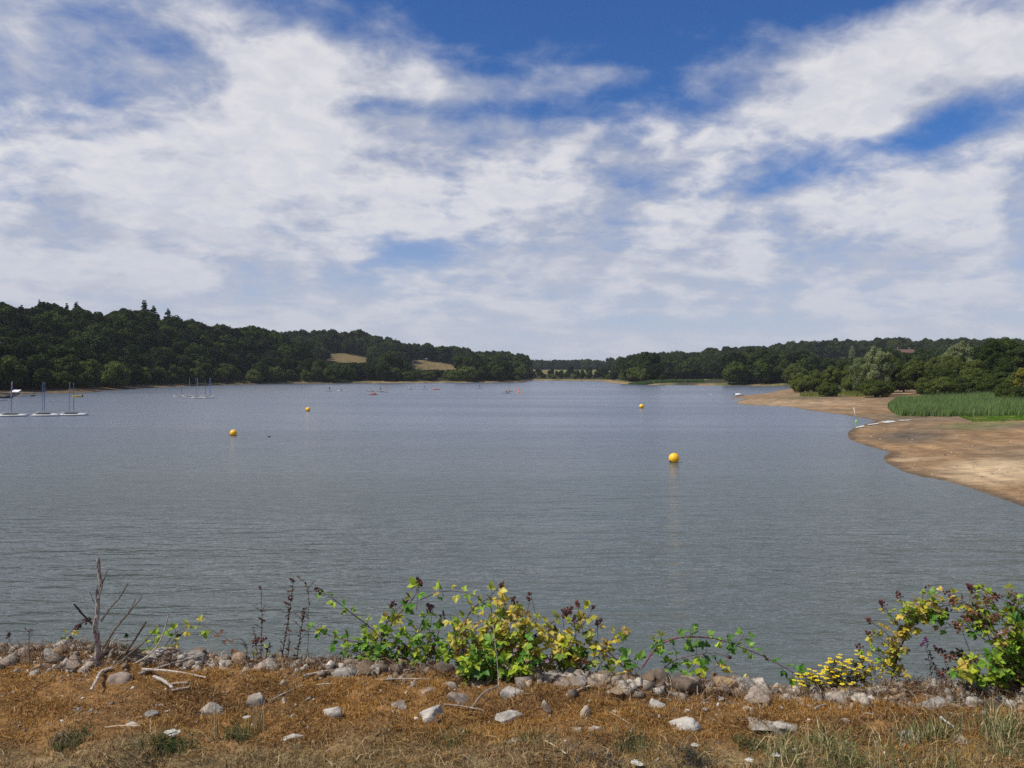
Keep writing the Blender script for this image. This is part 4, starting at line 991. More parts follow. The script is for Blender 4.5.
def build_rocks():
    global ICO4
    ICO4 = ico_data(4)
    ROCKM.update(grey=rock_mat("grey_rock", (0.35, 0.32, 0.28), (0.16, 0.145, 0.13), (0.26, 0.20, 0.145)),
                 pale=rock_mat("pale_rock", (0.46, 0.42, 0.36), (0.23, 0.21, 0.185), (0.36, 0.29, 0.21)),
                 white=rock_mat("white_rock", (0.48, 0.45, 0.40), (0.29, 0.27, 0.24), (0.42, 0.36, 0.28)),
                 tan=rock_mat("tan_rock", (0.33, 0.235, 0.14), (0.22, 0.155, 0.10), (0.29, 0.20, 0.105)),
                 brown=rock_mat("brown_rock", (0.17, 0.125, 0.09), (0.10, 0.08, 0.062), (0.20, 0.14, 0.085)),
                 pink=rock_mat("pinkish_rock", (0.35, 0.275, 0.22), (0.20, 0.155, 0.125), (0.33, 0.245, 0.17)))
    random.seed(12)
    r = rock
    # the stones one can pick out, left to right
    r(22, 664, 40, 20, 'brown', "big brown stone on the edge at the far left", kind='block')
    r(64, 666, 34, 14, 'brown', "flat brown slab on the edge left of the dead sapling")
    r(3, 668, 16, 10, 'pink', "small brown-pink stone at the left margin beside the big brown stone")
    r(40, 671, 22, 9, 'pink', "low pinkish stone just below the big brown stone")
    r(88, 662, 18, 15, 'pink', "pinkish stone upright behind the foot of the dead sapling")
    r(119, 686, 28, 17, 'pink', "speckled pink-grey stone right of the foot of the dead sapling", kind='round')
    r(118, 655, 26, 20, 'brown', "brown stone behind the leaning branches of the dead sapling")
    r(146, 660, 24, 16, 'grey', "grey stone behind the curved dead branch")
    r(163, 663, 18, 12, 'pink', "pinkish stone on the edge below the small bramble")
    r(79, 712, 12, 10, 'white', "small white angular stone in the moss below the dead sapling", tilt=-.5)
    r(91, 713, 6, 5, 'pale', "tiny pale stone beside the small white angular stone")
    r(186, 669, 21, 14, 'pale', "pale layered stone above the lying dead branch", tilt=-.2)
    r(211, 667, 22, 10, 'tan', "flat tan stone at the end of the lying dead branch")
    r(191, 677, 18, 9, 'pink', "small pinkish stone under the lying dead branch")
    r(221, 671, 12, 8, 'white', "small whitish stone right of the flat tan stone")
    r(232, 660, 18, 10, 'brown', "brown stone on the edge above the small whitish stone")
    r(248, 664, 16, 12, 'pink', "pinkish stone on the edge left of the dead dock stalks")
    r(212, 718, 36, 17, 'pale', "wide pale flat stone set in the moss left of centre, knobbly at its right end", deep=.5)
    r(255, 708, 21, 20, 'grey', "rounded grey stone set in the moss below the dead dock stalks", kind='round')
    r(150, 718, 20, 10, 'grey', "small dark grey stone half sunk in the moss left of the wide pale one")
    r(130, 727, 22, 5, 'pale', "thin pale flake of stone flat in the dry grass near the front left")
    r(284, 707, 8, 12, 'white', "small white upright stone below the dead dock stalks")
    r(329, 721, 24, 19, 'pale', "pale wedge-shaped stone alone in the moss, dark patch on its right side", tilt=.35)
    r(290, 741, 30, 7, 'white', "flat white stone nearly flush with the ground near the front", deep=.5)
    r(308, 699, 9, 5, 'grey', "tiny grey stone between the white upright one and the grey boulder")
    r(343, 661, 24, 18, 'tan', "tan angular stone on the edge under the first bramble leaves", tilt=-.3)
    r(323, 663, 18, 12, 'tan', "slanting tan slab left of the tan angular stone", tilt=-.55)
    r(273, 668, 13, 11, 'pale', "pale stone among the dead dock stalks")
    r(300, 662, 18, 8, 'pink', "low pinkish stone right of the dead dock stalks")
    r(362, 666, 28, 19, 'grey', "layered light grey stone under the bramble", tilt=.2)
    r(344, 679, 34, 16, 'grey', "long rounded grey boulder below the layered stone", kind='round')
    r(376, 675, 18, 14, 'grey', "dark grey stone wedged at the right of the long boulder")
    r(391, 666, 22, 17, 'pink', "pinkish-tan stone on the edge beside the dead twigs")
    r(410, 681, 20, 11, 'tan', "knobbly tan-grey stone below the dark bramble berries")
    r(424, 665, 26, 10, 'grey', "grey broken stone behind the dead twigs under the berries")
    r(430, 693, 22, 10, 'pink', "pinkish-grey stone above the twig lying in the moss")
    r(474, 688, 28, 14, 'tan', "smooth tan stone under the bright green bramble leaves", tilt=-.2)
    r(451, 691, 16, 9, 'grey', "small grey stone left of the smooth tan stone")
    r(458, 708, 34, 18, 'pink', "long pinkish-grey stone slanting down to the right", tilt=.4)
    r(431, 725, 34, 22, 'pale', "large mottled grey-white boulder with a dark hollow, in front centre-left", kind='block')
    r(401, 709, 26, 8, 'grey', "flat grey stone left of the large mottled boulder")
    r(509, 724, 34, 13, 'pale', "pale flat stone with dark specks right of the large mottled boulder")
    r(514, 697, 30, 9, 'grey', "low grey stone right of the long slanting one")
    r(547, 713, 12, 18, 'grey', "rounded grey upright stone half covered by moss")
    r(584, 722, 15, 20, 'pale', "pale pointed upright stone with dark spots, right of centre", kind='block')
    r(577, 733, 16, 13, 'pale', "pale stone at the left foot of the pointed upright one", tilt=-.5)
    r(594, 733, 16, 12, 'pale', "pale stone at the right foot of the pointed upright one", tilt=.6)
    r(615, 714, 13, 8, 'white', "small white stone in the moss right of the pointed upright one")
    r(518, 742, 20, 4, 'pale', "thin pale flake in the dry grass near the front centre")
    r(557, 688, 24, 14, 'tan', "tan stone in the rubble below the yellow bramble leaves")
    r(578, 690, 18, 10, 'pale', "pale stone in the rubble right of the tan one")
    r(606, 683, 28, 14, 'tan', "cream slanting slab on the edge right of the yellow bramble", tilt=.35)
    r(584, 678, 20, 10, 'pink', "pinkish stone between the rubble and the cream slab")
    r(629, 690, 18, 10, 'white', "whitish stone below the cream slab")
    r(643, 686, 17, 25, 'pink', "pinkish-tan upright stone at the root of the arching red cane")
    r(662, 684, 24, 19, 'pink', "tan-pink block right of the upright stone under the arching cane")
    r(690, 697, 38, 26, 'pink', "largest light tan boulder on the edge, cracked and speckled")
    r(716, 697, 26, 17, 'tan', "tan stone right of the largest tan boulder")
    r(737, 700, 26, 12, 'tan', "low tan stone sloping down to the right of the arching bramble")
    r(676, 696, 18, 12, 'grey', "grey stone at the left foot of the largest tan boulder")
    r(659, 709, 22, 10, 'white', "white slab below the tan-pink block", tilt=.3)
    r(686, 731, 34, 12, 'white', "white-grey slab with a mossy foot in front of the largest tan boulder", tilt=-.15)
    r(721, 704, 9, 8, 'white', "small bright white stone below the low tan stone")
    r(750, 711, 15, 5, 'white', "thin white stone in the moss right of the small bright one")
    r(760, 727, 44, 9, 'pale', "long thin whitish slab half buried right of the white-grey slab")
    r(778, 740, 20, 14, 'grey', "grey slanting stone below the long thin slab", tilt=.4)
    r(790, 726, 34, 10, 'pale', "grey-white mottled low stone above the long green grass", tilt=.15)
    r(757, 706, 20, 8, 'tan', "low tan stone on the edge below the drooping brown bramble tip")
    r(787, 704, 13, 11, 'pale', "pale stone with a dark crack at the left end of the ragwort")
    r(801, 705, 16, 9, 'tan', "cream stone under the left ragwort flowers", tilt=-.4)
    r(818, 703, 17, 6, 'pale', "flat pale stone under the middle of the ragwort")
    r(834, 703, 16, 7, 'white', "flat white stone under the ragwort, left of the rounded block")
    r(850, 711, 20, 18, 'tan', "rounded tan-white block on the edge under the right end of the ragwort", kind='block')
    r(867, 710, 16, 10, 'tan', "low tan stone right of the rounded block")
    r(845, 724, 12, 6, 'white', "small white stone in the moss below the rounded block")
    r(904, 711, 24, 8, 'pale', "long pale stone at the foot of the yellow-leaved cane")
    r(887, 708, 14, 8, 'grey', "grey stone left of the long pale stone")
    r(932, 711, 38, 15, 'grey', "broad grey slab on the edge below the willowherb")
    r(958, 712, 20, 8, 'pale', "pale stone left of the big green bramble")
    r(975, 710, 18, 8, 'pink', "pinkish stone at the foot of the big green bramble")
    r(999, 713, 13, 7, 'white', "small white stone below the big green bramble")
    r(1015, 712, 18, 12, 'pink', "pinkish stone at the right margin on the edge")
    r(917, 742, 38, 10, 'grey', "flat grey slab in the moss above the long grass, lower right")
    r(957, 744, 28, 9, 'pale', "pale patchy stone right of the flat grey slab in the lower right")
    r(754, 763, 5, 4, 'white', "tiny white stone in the grass at the front edge")
    # the nameless rubble of the edge
    g = random.Random(77)
    keys = ['pink', 'brown', 'grey', 'tan', 'grey', 'pale']
    zones = [(0, 250, 'edge around the dead sapling'), (250, 450, 'edge under the green half of the middle bramble'), (450, 640, 'edge under the yellow half of the middle bramble'), (640, 790, 'edge below the arching red bramble cane'), (790, 1024, 'edge below the ragwort and right-hand bramble')]
    protos = {}
    for k in keys[:]:
        for j in range(4):
            protos[(k, j)] = rock_mesh(500 + j * 13 + len(k), .16, .13, .11, 'block')
            protos[(k, j)].materials.append(ROCKM[k])
    for i in range(296):
        px = g.uniform(-30, 1054); x0 = (px - CX) / F * 4.2; y = dam_edge(x0) + min(.28, g.gauss(.03, .10)); x = (px - CX) / F * y
        k = g.choice(keys); me = protos[(k, g.randrange(4))]
        s = g.uniform(.22, .72) if i % 6 else g.uniform(.75, 1.05)
        o = bpy.data.objects.new("rubble_stone", me); COL.objects.link(o)
        o.location = (x, y, bz1(x, y) + .012 * s); o.scale = (s, s, s * g.uniform(.8, 1.1)); o.rotation_euler = (g.uniform(-.5, .5), g.uniform(-.5, .5), g.uniform(0, 6.28))
        zn = next(z for a, b, z in zones if px < b or b == 1024)
        cn = {'pink': 'pinkish', 'brown': 'dull brown', 'grey': 'grey', 'tan': 'tan', 'pale': 'pale grey'}[k]
        tag(o, "small %s rubble stone on the %s" % (cn, zn), "stone", "rubble on the " + zn)

# ---------------------------------------------------------------- plants
def frame_of(d):
    d = d.normalized(); s = d.cross(Vector((0, 0, 1)))
    if s.length < 1e-3: s = Vector((1, 0, 0))
    s.normalize(); return d, s, s.cross(d)
LEAFP = [(0, .0), (.10, .26), (.28, .46), (.48, .50), (.68, .38), (.86, .17), (1.0, 0)]
def leaflet(q, p, d, up, L, col, curl=.18, wr=.95):
    """one toothed blade folded along its midrib"""
    d = d.normalized(); s = d.cross(up).normalized(); n = s.cross(d)
    vs = []; fs = []
    mid = []; lf = []; rt = []
    for i, (t, w) in enumerate(LEAFP):
        w = w * wr * (1 + (.10 if i % 2 else -.06))
        c = p + d * (t * L) - n * (curl * L * t * t)
        mid.append(c); lf.append(c + s * w * L * .5 * 1.32 + n * w * L * .30 * .6); rt.append(c - s * w * L * .5 * 1.32 + n * w * L * .30 * .6)
    vs = mid + lf[1:-1] + rt[1:-1]; m = len(mid); k = m - 2
    for side, off in ((0, m), (1, m + k)):
        for i in range(m - 1):
            a, b = i, i + 1
            la = off + i - 1 if i > 0 else None; lb = off + i if i < m - 2 else None
            f = [a, b] + ([lb] if lb is not None else []) + ([la] if la is not None else [])
            fs.append(f if side else f[::-1])
    q.add(vs, fs, col)
def jcol(c, j=.18):
    k = 1 + random.uniform(-j, j); return tuple(min(1, x * k * (1 + random.uniform(-j / 2, j / 2))) for x in c)
GREEN = [(0.075, 0.19, 0.022), (0.11, 0.25, 0.028), (0.055, 0.14, 0.022), (0.17, 0.32, 0.035)]
LIME = [(0.30, 0.42, 0.03), (0.24, 0.36, 0.03), (0.38, 0.45, 0.035), (0.17, 0.28, 0.028)]
YELL = [(0.58, 0.47, 0.055), (0.48, 0.42, 0.05), (0.38, 0.37, 0.04), (0.62, 0.48, 0.09), (0.28, 0.31, 0.04), (0.33, 0.24, 0.07)]
OLIVE = [(0.20, 0.225, 0.028), (0.29, 0.27, 0.035), (0.15, 0.18, 0.025)]
BROWN = [(0.13, 0.05, 0.028), (0.19, 0.085, 0.045), (0.10, 0.045, 0.03)]
def pal(spec):
    """'G3Y2' -> weighted palette"""
    out = []; m = {'G': GREEN, 'L': LIME, 'Y': YELL, 'O': OLIVE, 'B': BROWN}
    for a, b in zip(spec[::2], spec[1::2]): out += m[a] * int(b)
    return out
def compound(ql, qs, p, d, L, cols, nl=None):
    L *= 1.08
    """petiole with three or five leaflets"""
    d = (d + Vector((random.uniform(-.3, .3), random.uniform(-.3, .3), random.uniform(-.05, .3)))).normalized()
    pet = L * random.uniform(.5, .9); e = p + d * pet; c = random.choice(cols)
    qs.tube([p, p.lerp(e, .5) + Vector((0, 0, pet * .08)), e], [.0016, .0013, .0011], 4, (0.16, 0.13, 0.05))
    up = (Vector((random.uniform(-.6, .6), random.uniform(-1.1, .1), 1))).normalized()
    s = d.cross(up).normalized(); nl = nl or random.choice((3, 3, 3, 5))
    for a, k in ((0, 1.0), (1.15, .85), (-1.15, .85), (2.0, .65), (-2.0, .65))[:nl]:
        dd = d * math.cos(a) + s * math.sin(a) + Vector((0, 0, random.uniform(-.25, .12)))
        leaflet(ql, e, dd, up + Vector((random.uniform(-.3, .3), random.uniform(-.3, .3), 0)), L * k * random.uniform(.8, 1.1), jcol(c), random.uniform(.05, .35))
BERRY = [(0.12, 0.032, 0.026), (0.065, 0.020, 0.018), (0.16, 0.050, 0.036), (0.022, 0.012, 0.014), (0.12, 0.055, 0.04)]
def berry_cluster(q, qs, p, d, n, size, spread, cols=BERRY):
    d = d.normalized(); d, s, t = frame_of(d)
    for i in range(n):
        k = i / max(1, n - 1); a = i * 2.4
        c = p + d * (k * spread * 1.15) + (s * math.cos(a) + t * math.sin(a)) * spread * .46 * (1.1 - k * .8) * random.uniform(.6, 1.2)
        qs.tube([p + d * (k * spread * 1.2), c], [.0009, .0007], 3, (0.13, 0.07, 0.04), cap=False)
        col = jcol(random.choice(cols), .3); r = size * 1.22 * random.uniform(.7, 1.1)
        # a berry is a knot of drupelets
        q.ball(c, r * .75, 6, 4, col)
        for j in range(9):
            v = Vector((random.gauss(0, 1), random.gauss(0, 1), random.gauss(0, 1))).normalized()
            q.ball(c + v * r * .62, r * .42, 5, 4, jcol(col, .15))
def W(px, py, D): return at(px, py, D)
def cane(parent, pts, r0, cols, L=.045, step=.05, side=1.0, berries=0, bsize=.0065, bspread=.03, bcols=BERRY, stemcol=(0.13, 0.035, 0.03), skip=.12, leafy=True, shoots=0, nl=None, label=None):
    """one cane with its own leaves and fruit; pts: survey (px, py, D)"""
    P = spline([W(*p) for p in pts], 7)
    qs, ql, qb = MB(), MB(), MB()
    n = len(P); qs.tube(P, [r0 * (1 - .65 * i / (n - 1)) for i in range(n)], 6, stemcol, wob=.25)
    for i in range(0, n, 2):  # prickles
        a = random.uniform(0, 6.28); d = Vector((math.cos(a), math.sin(a), .2)); qs.tube([P[i], P[i] + d * r0 * 2.2], [r0 * .35, .0002], 3, stemcol, cap=False)
    acc = 0; tot = sum((P[i + 1] - P[i]).length for i in range(n - 1)); run = 0; sgn = 1
    for i in range(n - 1):
        seg = (P[i + 1] - P[i]); l = seg.length; acc += l; run += l
        if run / tot < skip: continue
        while acc > step * .85:
            acc -= step * .85; sgn = -sgn; d, s, t = frame_of(seg)
            dd = d * random.uniform(.1, .7) + t * sgn * random.uniform(.3, .9) + s * random.uniform(-.9, .9) + Vector((0, -.25, .1))
            if leafy: compound(ql, qs, P[i], dd, L * random.uniform(.7, 1.15), cols, nl)
    for k in range(shoots):
        i = random.randrange(int(n * .3), n - 1); d = (P[i + 1] - P[i]).normalized()
        e = P[i] + (Vector((random.uniform(-1, 1), random.uniform(-.5, .3), random.uniform(.1, 1)))).normalized() * random.uniform(.05, .13)
        qs.tube([P[i], P[i].lerp(e, .5) + Vector((0, 0, .01)), e], [.002, .0016, .001], 4, stemcol)
        for f in (.45, .8, 1): 
            if leafy: compound(ql, qs, P[i].lerp(e, f), e - P[i], L * random.uniform(.5, .9), cols, nl)
    if berries: berry_cluster(qb, qs, P[-1], (P[-1] - P[-3]), berries, bsize, bspread, bcols)
    st = qs.build("cane", MAT['cane'], parent)
    if label: st["label"] = label
    if ql.v: ql.build("leaves", MAT['leaf'], st)
    if qb.v: qb.build("berry_cluster", MAT['berry'], st)
    return st
def fruit(parent, px, py, D, n, size, spread, dx=-.3, dz=1.0, cols=BERRY, stem=None):
    q, qs = MB(), MB(); p = W(px, py, D)
    if stem: qs.tube(spline([W(*s) for s in stem] + [p], 4), .0014, 4, (0.12, 0.05, 0.035))
    berry_cluster(q, qs, p, Vector((dx, 0, dz)), n, size, spread, cols)
    o = qs.build("fruit_stalk", MAT['cane'], parent); q.build("berry_cluster", MAT['berry'], o)
def root_at(name, px, py, label, cat):
    p = gp(px, py); o = empty(name, p); tag(o, label, cat); bpy.context.view_layer.update(); return o
def finish(root):
    """parts were laid out in world space: keep them there under a root that stands on the ground"""
    inv = Matrix.Translation(root.location).inverted()
    for c in list(root.children): c.matrix_parent_inverse = inv

def build_brambles():
    random.seed(33)
    E = lambda px: float(dam_edge((px - CX) / F * 4.2))
    # ---- middle bramble: green sprawl on the left, yellowing mound on the right
    b = root_at("bramble_bush", 470, 668, "wide middle bramble bush, green at left and yellow at right, with dark berries", "bramble")
    D = 4.25
    # long arching shoot to the left tip
    cane(b, [(402, 664, D), (375, 632, D), (350, 612, D), (332, 598, D), (322, 592, D)], .0034, pal('L2G1'), .040, .045, berries=11, bspread=.035)
    cane(b, [(392, 662, D - .1), (365, 645, D), (345, 640, D), (325, 634, D + .05), (312, 626, D + .05)], .003, pal('G2L1'), .042, .035, berries=0)
    cane(b, [(390, 664, D), (360, 655, D), (338, 648, D)], .003, pal('G3L1'), .045, .03)
    cane(b, [(378, 664, D), (384, 630, D), (395, 612, D), (404, 603, D + .03)], .004, pal('Y1L2'), .045, .045, berries=9, bspread=.025)
    cane(b, [(380, 650, D), (393, 622, D - .05), (412, 600, D - .05), (420, 585, D)], .0042, pal('L2O1G1'), .046, .035, berries=8, bspread=.018)
    cane(b, [(410, 665, D), (418, 632, D), (428, 612, D)], .0032, pal('L2Y1'), .042, .04, berries=12, bspread=.03)
    cane(b, [(420, 600, D), (440, 592, D), (462, 592, D), (478, 597, D)], .0024, pal('L2Y1'), .034, .035, skip=.3, stemcol=(.2, .05, .04))
    cane(b, [(425, 663, D - .08), (436, 640, D - .05), (442, 618, D)], .003, pal('G1O2'), .04, .045, berries=5)
    for i in range(12):
        x0 = random.uniform(372, 450); x1 = x0 + random.uniform(-38, 28); y1 = random.uniform(618, 652)
        cane(b, [(x0, 668, D), ((x0 + x1) / 2, 655, D - .06), (x1, y1, D + random.uniform(-.15, .15))], .0026, pal('G2L3'), .042, .036)
    cane(b, [(470, 668, D), (462, 640, D), (470, 612, D), (488, 598, D), (500, 586, D)], .004, pal('Y2L1O1'), .044, .04, berries=10, bsize=.0075, bspread=.022)
    cane(b, [(480, 668, D), (490, 635, D), (503, 612, D), (514, 604, D)], .0036, pal('Y2L1'), .046, .036, berries=7, bspread=.02)
    cane(b, [(500, 668, D), (520, 645, D), (545, 628, D), (566, 612, D)], .0036, pal('Y3O1'), .046, .036, berries=14, bspread=.04)
    cane(b, [(505, 670, D), (540, 650, D), (570, 640, D), (585, 622, D), (593, 608, D)], .003, pal('Y2O2'), .044, .05, berries=3, bsize=.009, bspread=.012, skip=.3)
    cane(b, [(520, 676, D), (560, 658, D), (590, 640, D), (600, 622, D)], .003, pal('Y1O2'), .040, .055, berries=4, bspread=.015, skip=.3)
    for i in range(23):
        x0 = random.uniform(450, 575); x1 = x0 + random.uniform(-40, 50); y1 = random.uniform(603, 655) if x1 < 540 else random.uniform(618, 655)
        cane(b, [(x0, 676, D), ((x0 + x1) / 2, 655, D - .08), (x1, y1, D + random.uniform(-.22, .12))], .0028, pal('Y3O1L1' if y1 < 640 else 'L2O1Y1'), .046, .034, shoots=1)
    for i in range(16):   # fresh green growth low in front
        x0 = random.uniform(462, 525); x1 = x0 + random.uniform(-22, 22); y1 = random.uniform(640, 682)
        cane(b, [(x0, 684, D - .2), ((x0 + x1) / 2, 668, D - .26), (x1, y1, D - .3)], .0024, pal('G2L2'), .048, .032)
    for i in range(8):
        x0 = random.uniform(540, 610); cane(b, [(x0, 674, D), (x0 + 8, 660, D), (x0 + random.uniform(5, 30), random.uniform(640, 662), D)], .0024, pal('O1G1L1'), .040, .04)
    for (x, y, n, s, sp_) in [(419, 582, 14, .0055, .022), (394, 602, 16, .0055, .03), (433, 608, 20, .0055, .035), (406, 650, 26, .006, .04), (425, 652, 36, .0062, .05), (436, 642, 16, .006, .04), (464, 626, 22, .006, .035), (503, 634, 20, .0055, .035),
                              (512, 600, 10, .006, .02), (530, 600, 12, .006, .02), (531, 594, 6, .006, .014), (562, 614, 26, .006, .045), (578, 607, 14, .0066, .03), (574, 622, 10, .0066, .025), (536, 642, 18, .0055, .035), (520, 655, 20, .0055, .04), (555, 632, 10, .006, .03), (380, 652, 12, .0055, .03), (597, 625, 8, .0065, .02)]:
        fruit(b, x, y, D - .04, n, s, sp_, random.uniform(-.5, .5), random.uniform(-.2, .8), stem=[(x + random.uniform(-10, 10), y + 28, D)])
    for (x, y, n) in [(440, 668, 44), (432, 674, 26), (455, 655, 26), (553, 666, 24), (500, 672, 26), (575, 664, 22), (478, 676, 20), (530, 664, 24)]:   # shrivelled brown fruit heads
        fruit(b, x, y, D - .12, n, .005, .055, random.uniform(-1, 1), .3, cols=[(0.15, 0.06, 0.035), (0.11, 0.04, 0.03), (0.20, 0.09, 0.05)], stem=[(x, y + 10, D)])
    q = MB()
    for (x, y) in [(511, 655), (527, 660), (547, 661), (515, 650), (525, 655)]:
        p = W(x, y, D - .2)
        for k in range(5):
            a = k * 1.256; leaflet(q, p, Vector((math.cos(a), -.2, math.sin(a))), Vector((0, -1, .3)), .013, (0.62, 0.36, 0.50), .1, 1.0)
    q.build("flowers", MAT['petal'], b)
    cane(b, [(628, 672, 4.15), (612, 655, 4.15), (600, 645, 4.15), (590, 638, 4.15)], .0034, pal('Y2'), .038, .05, label="dark red cane end with yellow leaves")
    finish(b)
    # ---- arching red cane over the edge
    a = root_at("bramble", 648, 674, "bramble with a long arching red cane and green leaves, over the water", "bramble"); D = 4.1
    cane(a, [(642, 668, D), (655, 650, D), (670, 640, D - .02), (692, 637, D), (716, 639, D), (740, 647, D + .05), (760, 655, D + .1), (780, 665, D + .1), (802, 678, D + .1)], .0042, pal('G3'), .040, .05, stemcol=(.17, .035, .045))
    cane(a, [(655, 676, D), (672, 662, D), (690, 656, D), (712, 653, D), (728, 657, D)], .003, pal('G3L1'), .044, .03, berries=4, bspread=.012, stemcol=(.2, .035, .04), skip=.2)
    cane(a, [(690, 637, D), (691, 630, D), (692, 625, D)], .0015, pal('G1O1'), .036, .02, skip=.6, nl=3)
    cane(a, [(738, 645, D), (742, 638, D), (744, 634, D)], .0015, pal('G1'), .036, .02, skip=.5, nl=3)
    cane(a, [(668, 641, D), (660, 640, D), (654, 640, D)], .0015, pal('O1L1'), .036, .02, skip=.4, nl=3)
    cane(a, [(700, 655, D), (696, 664, D), (690, 672, D)], .0018, pal('G2L1'), .046, .02, skip=.2)
    cane(a, [(640, 670, D), (634, 662, D), (628, 660, D)], .002, pal('G2'), .050, .022, skip=.2)
    cane(a, [(650, 676, D), (690, 684, D), (725, 678, D), (745, 684, D), (756, 690, D)], .002, pal('Y2'), .034, .05, skip=.5)
    cane(a, [(728, 660, D), (712, 670, D), (705, 678, D)], .0018, pal('Y1O1B1'), .034, .035, skip=.2)
    fruit(a, 765, 690, D, 12, .006, .035, 1, .1, cols=[(0.15, 0.06, 0.045), (0.10, 0.04, 0.035), (.02, .012, .015)], stem=[(745, 684, D)])
    cane(a, [(640, 676, D), (625, 674, D), (606, 676, D)], .0022, pal('Y2O1'), .036, .028, skip=.1)
    finish(a)
    # ---- right-hand bramble: arch with yellow leaves
    c = root_at("bramble", 893, 705, "tall yellow-leaved bramble cane arching right over the water beside the ragwort", "bramble"); D = 3.95
    cane(c, [(891, 702, D), (892, 680, D), (898, 655, D), (908, 632, D), (920, 618, D), (940, 607, D), (965, 602, D)], .006, pal('Y2O1L1'), .034, .035, stemcol=(.10, .035, .028), skip=.25)
    for (x0, y0, x1, y1, nb, pl) in [(905, 640, 884, 606, 16, 'Y1L1O1'), (900, 650, 872, 622, 11, 'Y2'), (898, 655, 872, 635, 12, 'Y2'), (896, 668, 862, 648, 10, 'L1Y1'), (910, 628, 900, 598, 12, 'O1L1'), (915, 622, 925, 592, 3, 'Y1L1'), (925, 614, 940, 592, 0, 'L1Y1')]:
        cane(c, [(x0, y0, D), ((x0 + x1) / 2, (y0 + y1) / 2 - 3, D - .03), (x1, y1, D - .05)], .0022, pal(pl), .030, .028, berries=nb, bsize=.0055, bspread=.035, skip=.2)
    for i in range(14):
        t = random.random(); x0 = 893 + 12 * t; y0 = 690 - 60 * t; x1 = x0 + random.uniform(-22, 14); cane(c, [(x0, y0, D), ((x0 + x1) / 2, y0 - 6, D - .03), (x1, y0 - random.uniform(2, 14), D - .05)], .0016, pal('Y3O1'), .032, .028, skip=.15)
    for i in range(12):
        x0 = random.uniform(905, 945); cane(c, [(x0, 618, D), (x0 + random.uniform(-8, 8), 612, D - .05), (x0 + random.uniform(-14, 14), random.uniform(600, 634), D - .08)], .0016, pal('Y1L2G1'), .034, .028, skip=.1)
    finish(c)
    d = root_at("bramble_bush", 1000, 706, "dense yellow-green bramble bush at the right edge with dried brown flower heads above", "bramble"); D = 3.95
    for i in range(62):
        x0 = random.uniform(985, 1085); x1 = x0 + random.uniform(-45, 30); x1 = max(x1, 952); top = 655 - (x1 - 950) * .55
        y1 = random.uniform(max(top, 608), 698)
        cane(d, [(x0, 712, D), ((x0 + x1) / 2, (712 + y1) / 2 - 12, D - .12), (x1, y1, D + random.uniform(-.28, .1))], .003, pal('L3G1Y1' if x1 < 1010 else 'L3G2'), .044, .032, shoots=1, berries=(6 if random.random() < .18 else 0), bsize=.0055)
    for (x0, y0, x1, y1, nb, pl) in [(1040, 640, 960, 603, 0, 'L1O1G1'), (1010, 640, 975, 590, 22, 'O1L1'), (1030, 640, 1000, 598, 18, 'O1G1'), (1040, 650, 1015, 608, 16, 'G1O1'), (1045, 640, 1022, 618, 6, 'G1L1'), (1000, 636, 950, 612, 14, 'O1L1B1'), (1005, 650, 962, 622, 0, 'G1L1'), (985, 640, 943, 628, 0, 'L1G1'), (990, 640, 952, 596, 9, 'Y1O1B1'),
                                     (980, 700, 952, 672, 12, 'B1O1'), (975, 705, 948, 690, 10, 'B1'), (985, 690, 944, 652, 12, 'B1O1')]:
        cane(d, [(x0, y0, D), ((x0 + x1) / 2 + 4, (y0 + y1) / 2 - 8, D), (x1, y1, D)], .0026, pal(pl), .036, .03, berries=nb, bsize=.006, bspread=.04, skip=.2, shoots=1)
    for (x, y, n) in [(990, 620, 26), (1000, 655, 18), (1010, 690, 16), (962, 630, 22), (985, 602, 18), (1015, 675, 22), (1018, 600, 10), (975, 660, 10), (944, 660, 14), (950, 676, 12)]:
        fruit(d, x, y, D - .15, n, .0055, .05, random.uniform(-1, 1), .3, cols=[(0.15, 0.06, 0.035), (0.11, 0.03, 0.025), (0.17, 0.08, 0.04)], stem=[(x + 8, y + 22, D)])
    q = MB()
    for (x, y) in [(1000, 632), (1005, 637), (996, 636), (1008, 630)]:
        p = W(x, y, D - .22)
        for k in range(5):
            t = k * 1.256; leaflet(q, p, Vector((math.cos(t), -.2, math.sin(t))), Vector((0, -1, .3)), .014, (0.66, 0.48, 0.52), .1, 1.0)
    q.build("flowers", MAT['petal'], d)
    finish(d)
    # ---- small bramble behind the dead sapling
    e = root_at("bramble", 70, 664, "small sparse bramble with lime leaves behind the dead sapling, left side", "bramble"); D = 4.55
    cane(e, [(46, 658, D), (58, 645, D), (68, 634, D), (76, 628, D)], .0024, pal('L2Y1'), .040, .05, berries=12, bspread=.03)
    cane(e, [(62, 664, D), (66, 650, D), (70, 640, D)], .002, pal('L1Y1'), .042, .035)
    cane(e, [(88, 662, D), (80, 650, D), (74, 642, D)], .002, pal('L2O1'), .036, .03, berries=6)
    fruit(e, 84, 622, D, 16, .0062, .035, .5, .3, stem=[(72, 634, D)]); finish(e)
    f = root_at("bramble", 160, 662, "small bramble spray with lime leaves and one brown leaf tip right of the dead sapling", "bramble")
    cane(f, [(158, 660, D), (168, 642, D), (180, 630, D), (196, 626, D), (206, 627, D)], .0026, pal('L2Y1'), .042, .04)
    cane(f, [(140, 662, D), (150, 646, D), (160, 634, D)], .002, pal('L2G1'), .040, .032); cane(f, [(165, 662, D), (172, 650, D), (171, 640, D)], .002, pal('L1Y1'), .040, .035)
    cane(f, [(120, 662, D), (122, 650, D), (128, 640, D)], .0018, [(0.03, 0.06, 0.03)], .034, .026)
